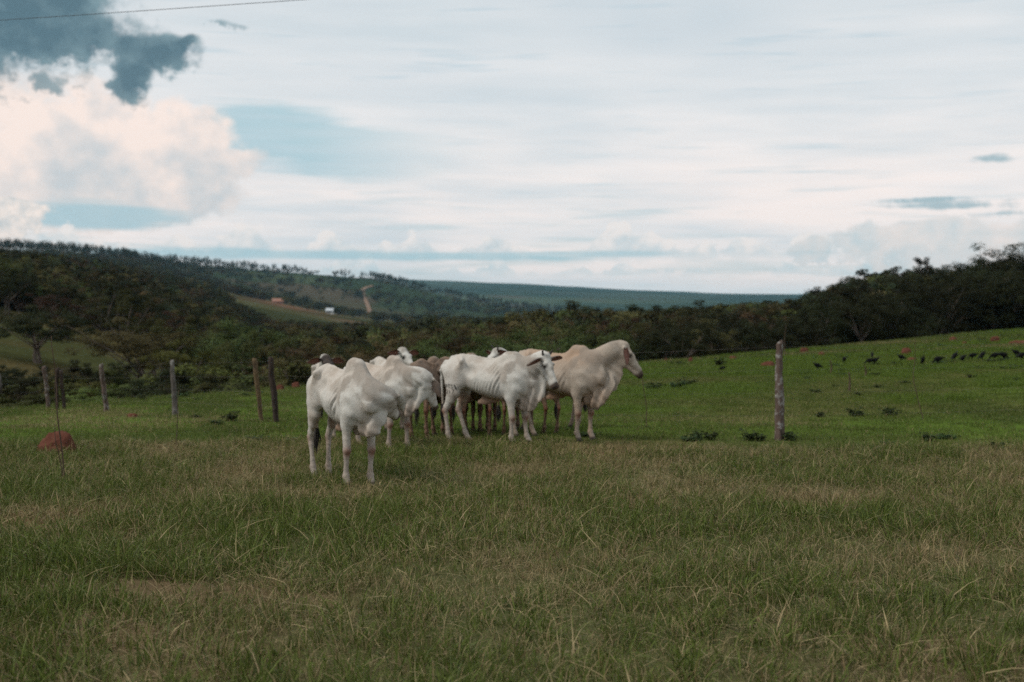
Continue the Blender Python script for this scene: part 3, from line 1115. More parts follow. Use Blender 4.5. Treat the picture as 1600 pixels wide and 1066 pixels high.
c4 = make_cow('cow', spot(867, 20.9), RAD(-40), 1.0, 1.0, feet=((0.03, 0), (0.0, 0), (0.1, 0), (-0.05, 0)),
              poll=(1.04, 0.22, 1.345), neck_mid=(0.83, 0.08, 1.22), head_dir=(0.46, 0.38, -0.70), ear_droop=(0.7, 1.0), ear_fwd=0.15, ear_twist=1.3, coat='tan', tan=0.5, hump=0.8, dewlap=1.6, lean=0.4, voxel=0.0125)
tag(c4, 'large cream and tan cow with raised head and hanging grey ear, rightmost of the herd', 'cow', HERD)
c5 = make_cow('cow', spot(603, 23.1), RAD(-68), 0.88, 0.95, poll=(0.95, 0.02, 1.41), head_dir=(0.75, 0.25, -0.55), ear_droop=(0.0, -0.05), mud=0.5, hump=0.5, voxel=0.017)
tag(c5, 'cow of which only the white face and one brown ear show over another\'s hump', 'cow', HERD)
c6 = make_cow('cow', spot(716, 21.9), RAD(62), 0.91, 0.95, poll=(1.0, 0.0, 1.05), head_dir=(0.6, 0, -0.75), coat='brown', tan=0.4, mud=0.9, hump=0.6, voxel=0.017)
tag(c6, 'brownish cow seen from behind, squeezed between the lowered head and the branded cow', 'cow', HERD)
c7 = make_cow('cow', spot(853, 23.0), RAD(205), 0.90, 0.95, poll=(0.95, 0.0, 1.36), head_dir=(0.7, 0.1, -0.6), ear_droop=(-0.2, -0.1), mud=0.6, hump=0.5, horn=0.8, voxel=0.017)
tag(c7, 'cow whose reddish ear and forehead show above the branded cow\'s back', 'cow', HERD)
c8 = make_cow('cow', spot(506, 21.6), RAD(-80), 0.86, 0.95, poll=(0.92, -0.02, 1.37), head_dir=(0.7, 0.3, -0.55), ear_droop=(0.1, 0.1), mud=0.4, dark_head=1.0, hump=0.4, voxel=0.017)
tag(c8, 'cow with black forehead just showing over the foremost cow\'s back', 'cow', HERD)
c10 = make_cow('cow', spot(668, 21.3), RAD(80), 0.90, 0.95, poll=(1.0, 0.1, 1.05), head_dir=(0.7, 0, -0.7), coat='brown', mud=0.9, hump=0.3, voxel=0.017)
tag(c10, 'dark brown muddy cow seen from behind beside the lowered white head', 'cow', HERD)
c11 = make_cow('cow', spot(735, 21.9), RAD(70), 0.83, 0.95, poll=(1.0, 0.1, 0.95), head_dir=(0.7, 0, -0.7), coat='brown', mud=1.0, hump=0.3, voxel=0.017)
tag(c11, 'dark cow behind the branded cow, only its hind legs showing under the belly', 'cow', HERD)
c12 = make_cow('cow', spot(838, 22.3), RAD(115), 0.84, 0.95, poll=(1.0, 0.1, 0.95), head_dir=(0.7, 0, -0.7), coat='brown', mud=0.8, hump=0.3, voxel=0.017)
tag(c12, 'cow behind the branded cow\'s shoulder, brown legs showing beside the tan cow', 'cow', HERD)
c9 = make_cow('cow', spot(768, 22.0), RAD(100), 0.84, 0.95, poll=(1.0, 0.1, 1.0), head_dir=(0.7, 0, -0.7), coat='brown', mud=1.0, hump=0.3, voxel=0.017)
tag(c9, 'dark brown cow hidden behind the branded cow, its muddy legs showing below', 'cow', HERD)

# fire brands on the hide of two of them
G = {'P': [[(0, 0), (0, 1), (.5, 1), (.55, .75), (.5, .5), (0, .5)]], 'T': [[(0, 1), (.6, 1)], [(.3, 1), (.3, 0)]],
     'S': [[(.55, .9), (.3, 1), (.05, .8), (.3, .5), (.55, .25), (.3, 0), (0, .1)]], '2': [[(0, .85), (.25, 1), (.55, .8), (.0, 0), (.6, 0)]],
     '1': [[(.25, 1), (.25, 0)]], '7': [[(0, 1), (.6, 1), (.2, 0)]]}


def word(w, x0, z0):
    out, x = [], x0
    for ch in w:
        out += [[(x + a, z0 + b) for a, b in st] for st in G[ch]]
        x += 0.85
    return out


brand(c3, word('PTS', 0, 1.3) + word('217', 0.25, 0), -0.60, 0.735, 0.058, -1, width=0.0036)
brand(c3, [[(0.0, 1.0), (0.12, 0.5), (0.3, 0.0)]], -0.44, 0.79, 0.075, -1, 'brand_mark', width=0.008)
brand(c1, word('P', 0, 0), -0.66, 0.76, 0.05, -1, width=0.006)


# ------------------------------------------------------------------ trees
def leaf_mat(name, c1, c2, c3):
    m, t, b = new_mat(name)
    oi = t.nodes.new('ShaderNodeObjectInfo')
    rnd = S(oi.outputs['Random'])
    co = coord(t)
    n = noise(co, 1.1, 3.0, 0.6)
    n2 = noise(co, 7.0, 2.0, 0.5)
    c = mixc((n * 2.2 - 0.6).clamp(), c1, c2)
    c = mixc((n2 * 1.6 - 0.45).clamp() * 0.55, c, c3)
    hs = t.nodes.new('ShaderNodeHueSaturation')
    t.links.new(c.v, hs.inputs['Color'])
    t.links.new((rnd * 0.08 + 0.455).v, hs.inputs['Hue'])
    t.links.new((rnd * 0.95 + 0.48).v, hs.inputs['Value'])
    setin(t, b, 'Roughness', 0.7)
    setin(t, b, 'Specular IOR Level', 0.06)
    t.links.new(hs.outputs[0], b.inputs['Base Color'])
    tr = t.nodes.new('ShaderNodeBsdfTranslucent')
    t.links.new(hs.outputs[0], tr.inputs[0])
    mx = t.nodes.new('ShaderNodeMixShader')
    mx.inputs[0].default_value = 0.22
    t.links.new(b.outputs[0], mx.inputs[1])
    t.links.new(tr.outputs[0], mx.inputs[2])
    out = [x for x in t.nodes if x.bl_idname == 'ShaderNodeOutputMaterial'][0]
    t.links.new(mx.outputs[0], out.inputs[0])
    return m


LEAF = {'dark': leaf_mat('leaf_dark', (0.015, 0.018, 0.008), (0.025, 0.029, 0.011), (0.037, 0.038, 0.016)),  # dark foliage, taken lower still to carry vignette and underexposure
        'green': leaf_mat('leaf_green', (0.0413, 0.0532, 0.0178), (0.0649, 0.0768, 0.0236), (0.0886, 0.0886, 0.0314)),
        'olive': leaf_mat('leaf_olive', (0.0551, 0.0511, 0.0197), (0.0806, 0.0689, 0.0265), (0.1033, 0.0787, 0.0354)),
        'dry': leaf_mat('leaf_dry', (0.0689, 0.0492, 0.0265), (0.0984, 0.0670, 0.0335), (0.1279, 0.0866, 0.0413)),
        'light': leaf_mat('leaf_light', (0.070, 0.088, 0.024), (0.105, 0.120, 0.030), (0.130, 0.128, 0.040)),
        'bluish': leaf_mat('leaf_bluish', (0.0279, 0.0394, 0.0213), (0.0410, 0.0525, 0.0279), (0.0541, 0.0574, 0.0344))}


def bark_mat(name, c1, c2):
    m, t, b = new_mat(name)
    co = coord(t)
    n = noise(co, 6.0, 5.0, 0.65)
    setin(t, b, 'Base Color', mixc((n * 2.4 - 0.7).clamp(), c1, c2))
    setin(t, b, 'Roughness', 0.95)
    add_bump(t, b, n, 0.5, 0.03)
    return m


BARK = bark_mat('bark', (0.060, 0.045, 0.035), (0.15, 0.12, 0.10))
BARK_PALE = bark_mat('bark_pale', (0.13, 0.085, 0.065), (0.26, 0.20, 0.16))


class Mesher:
    def __init__(s):
        s.v, s.f = [], []

    def tube(s, pts, rad, n=6):
        k = len(s.v)
        for i, (p, r) in enumerate(zip(pts, rad)):
            p = np.array(p, float)
            d = np.array(pts[min(i + 1, len(pts) - 1)], float) - np.array(pts[max(i - 1, 0)], float)
            d /= np.linalg.norm(d) + 1e-9
            a = np.cross(d, (0, 0, 1) if abs(d[2]) < 0.9 else (1, 0, 0))
            a /= np.linalg.norm(a)
            b = np.cross(d, a)
            for q in range(n):
                t = q / n * 2 * math.pi
                s.v.append(p + (a * math.cos(t) + b * math.sin(t)) * r)
        for i in range(len(pts) - 1):
            for q in range(n):
                s.f.append((k + i * n + q, k + i * n + (q + 1) % n, k + (i + 1) * n + (q + 1) % n, k + (i + 1) * n + q))
        s.f.append(tuple(k + (len(pts) - 1) * n + q for q in range(n)))
        s.f.append(tuple(k + q for q in reversed(range(n))))

    def data(s, name, mat, smooth=True):
        me = bpy.data.meshes.new(name)
        me.from_pydata([tuple(v) for v in s.v], [], s.f)
        if smooth:
            me.polygons.foreach_set('use_smooth', np.ones(len(me.polygons), bool))
        me.materials.append(mat)
        return me


def leaf_mesh(name, C, sizes, mat, rng, up=0.35, aspect=0.55, outward=None):
    """one rhombic leaf (two triangles, slightly folded) at each centre, turned outwards from its clump and crown"""
    n = len(C)
    nn = rng.normal(size=(n, 3)) * (0.55 if outward is not None else 1.0) + np.array((0, 0, up * (1.6 if outward is not None else 3)))
    if outward is not None:
        nn = nn + outward
    nn /= np.linalg.norm(nn, axis=1)[:, None] + 1e-9
    d = rng.normal(size=(n, 3))
    d -= nn * (nn * d).sum(1)[:, None]
    d /= np.linalg.norm(d, axis=1)[:, None] + 1e-9
    sd = np.cross(d, nn)
    s = sizes[:, None]
    V = np.stack((C - d * s, C + sd * s * aspect + nn * s * 0.15, C + d * s, C - sd * s * aspect + nn * s * 0.15), 1).reshape(-1, 3)
    me = bpy.data.meshes.new(name)
    me.vertices.add(n * 4)
    me.vertices.foreach_set('co', V.ravel())
    me.loops.add(n * 4)
    me.loops.foreach_set('vertex_index', np.arange(n * 4, dtype=np.int32))
    me.polygons.add(n)
    me.polygons.foreach_set('loop_start', np.arange(n, dtype=np.int32) * 4)
    me.update(calc_edges=True)
    me.materials.append(mat)
    return me


def tree_proto(seed, h=4.5, w=2.6, base=0.35, nclump=46, per=90, leaf=0.085, mat='green', flat=0.75, trunks=1, bark=None, lean=0.25):
    """returns (trunk mesh, crown mesh): crooked trunk and limbs, crown of leaf clumps on the limb ends"""
    rng = np.random.default_rng(seed)
    r = random.Random(seed)
    wood = Mesher()
    clumps = []
    cz = h * (base + (1 - base) * 0.5)
    ry = (h - h * base) * 0.5
    tips = []
    for k in range(trunks):
        a0 = r.uniform(0, 6.28)
        tp = [np.array((0.25 * k * math.cos(a0), 0.25 * k * math.sin(a0), -0.25))]
        d = np.array((r.uniform(-lean, lean), r.uniform(-lean, lean), 1.0))
        nseg = 5
        for i in range(nseg):
            d = d + np.array((r.uniform(-.22, .22), r.uniform(-.22, .22), 0))
            tp.append(tp[-1] + d / np.linalg.norm(d) * (h * base * 1.15) / nseg)
        r0 = 0.030 * h * (1.0 if trunks == 1 else 0.7)
        wood.tube(tp, [r0 * (1.25 - 0.10 * i) for i in range(nseg + 1)], 8)
        tips.append((tp[-1], r0 * 0.7))
        tips.append((tp[-2], r0 * 0.7))
    cl = []
    nl = 6 + trunks * 2
    for k in range(nl):
        b, rb = tips[k % len(tips)]
        an = k / nl * 6.283 + r.uniform(-.4, .4)
        rr = w * r.uniform(0.55, 0.95)
        e = np.array((rr * math.cos(an), rr * math.sin(an), cz + ry * r.uniform(-0.45, 0.75) * flat))
        mid = (b + e) / 2 + np.array((r.uniform(-.3, .3), r.uniform(-.3, .3), r.uniform(-.1, .35) * h * .12))
        pts = bez([b, mid, e], 5)
        wood.tube(pts, [rb * (0.75 - 0.12 * i) for i in range(6)], 5)
        for t in (3, 5):
            for q in range(2):
                e2 = pts[t] + rng.normal(size=3) * np.array((.30, .30, .25)) * w * 0.75 + np.array((0, 0, .1 * h * .3))
                wood.tube([pts[t - 1], (pts[t - 1] + e2) / 2 + rng.normal(size=3) * .05, e2], [rb * .25, rb * .18, rb * .08], 4)
                cl.append(e2)
        cl.append(e)
    while len(cl) < nclump:
        v = rng.normal(size=3)
        v /= np.linalg.norm(v)
        rad = rng.uniform(0.55, 1.0) ** 0.5
        p = np.array((v[0] * w * rad, v[1] * w * rad, cz + v[2] * ry * rad * (flat + 0.25)))
        if p[2] > h * base * 0.85:
            cl.append(p)
    L, Sz, Ow = [], [], []
    cc = np.array((0, 0, h * (base + (1 - base) * 0.35)))
    for p in cl:
        cs = rng.uniform(0.16, 0.30) * w * 0.75
        n = int(per * rng.uniform(0.5, 1.4))
        v = rng.normal(size=(n, 3))
        v /= np.linalg.norm(v, axis=1)[:, None]
        q = p + v * (rng.uniform(0.2, 1, size=(n, 1)) ** 0.6) * cs * np.array((1.15, 1.15, 0.72))
        L.append(q)
        oc = (q - cc) / np.array((w, w, ry * 1.3))
        Ow.append(v * 0.75 + oc * 0.95)
        Sz.append(leaf * rng.uniform(0.6, 1.35, n))
    C = np.concatenate(L)
    return wood.data('trunk', bark or BARK), leaf_mesh('crown', C, np.concatenate(Sz), LEAF[mat], rng, outward=np.concatenate(Ow))


PROTO = {
    'spreading': tree_proto(1, 4.2, 2.5, 0.38, 69, 190, 0.0527, 'green', 0.7),
    'spreading_dark': tree_proto(2, 4.4, 2.6, 0.34, 73, 200, 0.0527, 'dark', 0.75, trunks=2),
    'twin': tree_proto(3, 4.0, 2.0, 0.42, 50, 170, 0.0496, 'olive', 0.7, trunks=2),
    'round': tree_proto(4, 3.4, 1.7, 0.26, 52, 190, 0.0465, 'light', 1.0),
    'tall_dark': tree_proto(5, 6.6, 2.6, 0.14, 80, 190, 0.0620, 'dark', 1.0),
    'tall_dark_b': tree_proto(6, 6.0, 3.0, 0.14, 87, 190, 0.0620, 'dark', 0.9, trunks=2),
    'tall_olive': tree_proto(7, 6.2, 2.6, 0.16, 75, 180, 0.0620, 'olive', 0.95),
    'sparse': tree_proto(8, 7.4, 2.0, 0.42, 39, 140, 0.0682, 'dark', 1.1),
    'dry': tree_proto(9, 5.2, 2.4, 0.22, 57, 140, 0.0558, 'dry', 0.85),
    'green_b': tree_proto(10, 5.4, 2.7, 0.16, 75, 190, 0.0589, 'green', 0.9),
    'bush': tree_proto(11, 1.5, 1.0, 0.08, 34, 160, 0.0341, 'green', 1.0, trunks=3),
    'bush_dark': tree_proto(12, 1.7, 1.2, 0.08, 36, 160, 0.0372, 'dark', 1.0, trunks=3),
    'bush_light': tree_proto(13, 1.3, 0.9, 0.08, 32, 150, 0.0310, 'light', 1.0, trunks=3),
}


def place_tree(kind, x, y, s, rz, name, label, cat='tree', group=None, squash=1.0, sink=0.1):
    root = bpy.data.objects.new(name, None)
    COL.objects.link(root)
    root.location = (x, y, gz(x, y) - sink * s)
    root.rotation_euler = (0, 0, rz)
    root.scale = (s, s, s * squash)
    tag(root, label, cat, group)
    tr, cr = PROTO[kind]
    for nm, me in (('trunk', tr), ('crown', cr)):
        o = bpy.data.objects.new(nm if nm == 'trunk' or cat == 'tree' else 'foliage', me)
        if cat != 'tree' and nm == 'trunk':
            o.name = 'stem'
        COL.objects.link(o)
        o.parent = root
    return root


r = random.Random(99)


def px_tree(kind, px, row_top, d, name, label, cat='tree', group=None, wide=1.0):
    """a tree at picture column px and depth d whose top reaches the given picture row"""
    x = (px - 800) / F * d
    z = gz(x, d)
    top = CAM_H + (HOR - row_top) / F * d
    hgt = max(0.5, top - z)
    ph = PH[kind]
    s = hgt / ph
    root = place_tree(kind, x, d, s * wide, r.uniform(0, 6.28), name, label, cat, group)
    root.scale = (s * wide, s * wide, s)
    return root


PH = {}
for k_, (tr_, cr_) in PROTO.items():
    a_ = np.empty(len(cr_.vertices) * 3)
    cr_.vertices.foreach_get('co', a_)
    PH[k_] = float(np.percentile(a_.reshape(-1, 3)[:, 2], 99.0))

# the trees one can tell apart on the near valley side, left
px_tree('spreading_dark', 62, 476, 92, 'broadleaf_tree', 'wide dark tree with forked trunk on the grassy slope, leftmost behind the posts', wide=1.45)
px_tree('dry', 100, 458, 120, 'broadleaf_tree', 'tree with yellowish brown crown behind the wide dark tree at far left', wide=1.6)
px_tree('twin', 214, 494, 76, 'broadleaf_tree', 'small tree with two bare leaning trunks standing on the slope left of the posts', wide=1.45)
px_tree('round', 298, 528, 72, 'broadleaf_tree', 'round bright green tree behind the tall grey leaning post', wide=1.0)
px_tree('tall_dark', 160, 438, 138, 'broadleaf_tree', 'dark tree standing alone above the brown grass slope at left', wide=1.35)
px_tree('green_b', 252, 500, 92, 'broadleaf_tree', 'green tree between the twin trunked tree and the round bright tree', wide=0.9)
px_tree('spreading', 356, 500, 98, 'broadleaf_tree', 'spreading green tree behind the pair of leaning posts', wide=1.0)
px_tree('tall_olive', 455, 512, 96, 'broadleaf_tree', 'olive tree beyond the pasture just left of the foremost cow', wide=1.1)
px_tree('green_b', 398, 518, 80, 'broadleaf_tree', 'leafy green tree directly behind the yellowish fence post', wide=0.9)
px_tree('sparse', 1448, 402, 124, 'broadleaf_tree', 'thin crowned tree poking above the dark wood on the right skyline', wide=0.62)
px_tree('sparse', 1352, 425, 128, 'broadleaf_tree', 'ragged open tree where the right wood starts to rise above the hills', wide=0.85)
px_tree('round', 1234, 484, 96, 'broadleaf_tree', 'small yellowish green tree in front of the wood behind the tall grey post', wide=0.9)
px_tree('tall_dark_b', 1588, 380, 122, 'broadleaf_tree', 'tallest dark tree at the right edge of the picture', wide=1.1)

# bushes on the valley lip at left
for px, row, d, kind, lab in ((20, 590, 39, 'bush_dark', 'dark bush at the far left behind the leftmost post'), (48, 598, 41, 'bush', 'green bush behind the leftmost white post'),
                              (60, 588, 37, 'bush', 'low green bush beside the second white post'), (112, 592, 43, 'bush_light', 'pale green bush right of the dark double posts'),
                              (140, 588, 45, 'bush_light', 'bright low bush left of the grey post above the red mound'), (128, 600, 41, 'bush_light', 'small bright bush above the two low red mounds'),
                              (190, 578, 52, 'bush', 'brownish green bush just right of the grey leaning post'), (232, 566, 60, 'bush_dark', 'dark bush under the twin trunked tree'),
                              (330, 566, 56, 'bush', 'loose green bush on the pasture lip right of the tall grey post'), (360, 560, 58, 'bush_light', 'pale bush left of the yellowish fence post'),
                              (246, 576, 56, 'bush_dark', 'dark bush left of the tall grey post'), (8, 565, 62, 'bush_dark', 'dark bush halfway up the slope at the left edge'),
                              (36, 572, 54, 'bush_dark', 'dark bush under the wide dark tree, left of the whitish post'), (98, 566, 60, 'bush_dark', 'dark bush right below the wide dark tree'),
                              (182, 590, 44, 'bush_dark', 'dark low bush behind the weathered grey post'), (210, 596, 42, 'bush', 'low green bush between the two grey posts'),
                              (300, 580, 46, 'bush', 'green bush right behind the tall pale grey post'), (155, 560, 66, 'bush_dark', 'dark bush on the open slope above the weathered grey post'),
                              (420, 572, 50, 'bush_dark', 'dark bush between the two leaning posts'), (452, 576, 52, 'bush', 'green bush left of the foremost cow\'s rump')):
    px_tree(kind, px, row, d, 'bush', lab, 'bush', wide=1.25)

# the rows of trees along the wood's front edge: individuals of one group
GRP = 'trees of the wood behind the right pasture'
LOOK = {'tall_dark': 'round dark tree', 'tall_dark_b': 'forked dark tree', 'spreading_dark': 'flat dark tree', 'tall_olive': 'olive brown tree',
        'green_b': 'full green tree', 'dry': 'brownish dry tree', 'spreading': 'spreading green tree'}


def where(px, marks):
    return [t for lim, t in marks if px < lim][0]


RIGHT_MARKS = [(1060, 'just right of the herd'), (1120, 'above the pasture weeds'), (1180, 'left of the lone post'), (1240, 'above the lone post'), (1300, 'right of the lone post'),
               (1360, 'above the leftmost black birds'), (1420, 'left of the thin wire stay'), (1480, 'right of the thin wire stay'), (1540, 'above the bird row'), (1590, 'near the right edge'), (9999, 'at the very right edge')]
MID_MARKS = [(480, 'left of the foremost cow'), (530, 'above the foremost cow\'s rump'), (580, 'above the foremost cow\'s hump'), (630, 'above the second cow\'s back'), (690, 'above the white face'),
             (740, 'above the branded cow\'s rump'), (790, 'above the branded cow\'s back'), (850, 'above the branded cow\'s head'), (910, 'above the tan cow\'s back'), (960, 'above the tan cow\'s hump'), (9999, 'above the tan cow\'s head')]
LEFT_MARKS = [(20, 'at the left edge'), (75, 'above the whitish post'), (130, 'above the red mound'), (190, 'above the grey post'), (240, 'above the twin trunked tree'), (300, 'above the tall grey post'),
              (350, 'left of the leaning posts'), (410, 'above the yellowish post'), (9999, 'above the dark brown post')]
for i in range(88):
    px = 1010 + 640 * (i / 87) ** 0.80 + r.uniform(-7, 7)
    row = np.interp(px, [1000, 1060, 1150, 1200, 1260, 1320, 1380, 1420, 1450, 1500, 1560, 1640], [500, 478, 486, 478, 468, 446, 424, 428, 428, 412, 398, 388])
    d = float(edge_r((px - 800) / F, 1.0)) + r.uniform(12, 50)
    k = i % 3 if px < 1450 else i % 2
    row2 = row + (r.uniform(0, 10) if k == 0 else r.uniform(14, 60))
    if k != 0:
        d = float(edge_r((px - 800) / F, 1.0)) + r.uniform(6, 18)
    kind = r.choice(['tall_dark', 'tall_dark_b', 'tall_dark_b', 'spreading_dark', 'tall_olive' if px < 1300 else 'tall_dark'])
    px_tree(kind, px, row2, d, 'broadleaf_tree', LOOK[kind] + (' topping' if k == 0 else ' fronting') + ' the right wood ' + where(px, RIGHT_MARKS), 'tree', GRP, wide=r.uniform(0.9, 1.25))
GRP2 = 'trees of the valley wood behind the herd'
for i in range(70):
    px = 430 + 600 * (i / 69) + r.uniform(-8, 8)
    row = np.interp(px, [430, 520, 600, 700, 800, 850, 930, 1000, 1060], [520, 508, 512, 505, 492, 486, 484, 490, 486])
    e = float(edge_r((px - 800) / F, 1.0))
    k = i % 4
    d = e + (r.uniform(70, 160) if k == 0 else r.uniform(14, 60))
    row2 = row + (r.uniform(-2, 10) if k == 0 else r.uniform(10, 48))
    kind = r.choice(['tall_olive', 'green_b', 'dry', 'spreading', 'tall_dark', 'spreading_dark', 'dry', 'tall_olive'])
    px_tree(kind, px, row2, d, 'broadleaf_tree', LOOK[kind] + (' far in' if k == 0 else ' fronting') + ' the valley wood ' + where(px, MID_MARKS), 'tree', GRP2, wide=r.uniform(0.95, 1.35))
GRP3 = 'trees of the left valley side'
for i in range(66):
    px = -60 + 530 * r.random()
    k = i % 3
    d = r.uniform(135, 260) if k else r.uniform(100, 150)
    x = (px - 800) / F * d
    row_g = HOR + (CAM_H - gz(x, d)) / d * F
    hh = r.uniform(3.8, 6.2)
    if d < 140 and px < 190:
        continue
    kind = r.choice(['tall_dark', 'tall_dark_b', 'tall_olive', 'green_b', 'spreading_dark', 'dry'])
    px_tree(kind, px, row_g - hh / d * F, d, 'broadleaf_tree', LOOK[kind] + (' high on' if d > 190 else ' low on') + ' the left hillside ' + where(px, LEFT_MARKS), 'tree', GRP3, wide=r.uniform(1.0, 1.4))


# ------------------------------------------------------------------ instanced cover (uncountable stuff): points that carry prototypes
def hidden_collection(name, meshes):
    c = bpy.data.collections.new(name)
    for i, me in enumerate(meshes):
        o = bpy.data.objects.new('%s_piece_%02d' % (name, i), me)
        c.objects.link(o)
    return c


def scatter(name, P, rot, scl, idx, meshes, label, tint=None):
    me = bpy.data.meshes.new(name)
    n = len(P)
    me.vertices.add(n)
    me.vertices.foreach_set('co', np.asarray(P, np.float32).ravel())
    a = me.attributes.new('rot', 'FLOAT_VECTOR', 'POINT')
    a.data.foreach_set('vector', np.asarray(rot, np.float32).ravel())
    a = me.attributes.new('scl', 'FLOAT_VECTOR', 'POINT')
    a.data.foreach_set('vector', np.asarray(scl, np.float32).ravel())
    a = me.attributes.new('idx', 'INT', 'POINT')
    a.data.foreach_set('value', np.asarray(idx, np.int32))
    a = me.attributes.new('tint', 'FLOAT', 'POINT')
    a.data.foreach_set('value', np.asarray(tint if tint is not None else np.random.default_rng(1).random(n), np.float32))
    o = bpy.data.objects.new(name, me)
    COL.objects.link(o)
    tag(o, label, kind='stuff')
    ng = bpy.data.node_groups.new(name + '_scatter', 'GeometryNodeTree')
    ng.interface.new_socket('Geometry', in_out='INPUT', socket_type='NodeSocketGeometry')
    ng.interface.new_socket('Geometry', in_out='OUTPUT', socket_type='NodeSocketGeometry')
    N, L = ng.nodes, ng.links
    gi, go = N.new('NodeGroupInput'), N.new('NodeGroupOutput')
    mp = N.new('GeometryNodeMeshToPoints')
    ip = N.new('GeometryNodeInstanceOnPoints')
    ci = N.new('GeometryNodeCollectionInfo')
    ci.inputs['Collection'].default_value = hidden_collection(name, meshes)
    ci.inputs['Separate Children'].default_value = True
    ci.inputs['Reset Children'].default_value = True

    def na(nm, dt):
        q = N.new('GeometryNodeInputNamedAttribute')
        q.data_type = dt
        q.inputs['Name'].default_value = nm
        return q.outputs[0]
    L.new(gi.outputs[0], mp.inputs[0])
    L.new(mp.outputs[0], ip.inputs['Points'])
    L.new(ci.outputs[0], ip.inputs['Instance'])
    ip.inputs['Pick Instance'].default_value = True
    L.new(na('idx', 'INT'), ip.inputs['Instance Index'])
    L.new(na('rot', 'FLOAT_VECTOR'), ip.inputs['Rotation'])
    L.new(na('scl', 'FLOAT_VECTOR'), ip.inputs['Scale'])
    L.new(ip.outputs[0], go.inputs[0])
    md = o.modifiers.new('scatter', 'NODES')
    md.node_group = ng
    return o


def join_proto(a, b):
    bm = bmesh.new()
    bm.from_mesh(a)
    k = len(bm.faces)
    bm.from_mesh(b)
    for i, f in enumerate(bm.faces):
        f.material_index = 0 if i < k else 1
    me = bpy.data.meshes.new('grove')
    bm.to_mesh(me)
    bm.free()
    me.materials.append(a.materials[0])
    me.materials.append(b.materials[0])
    return me


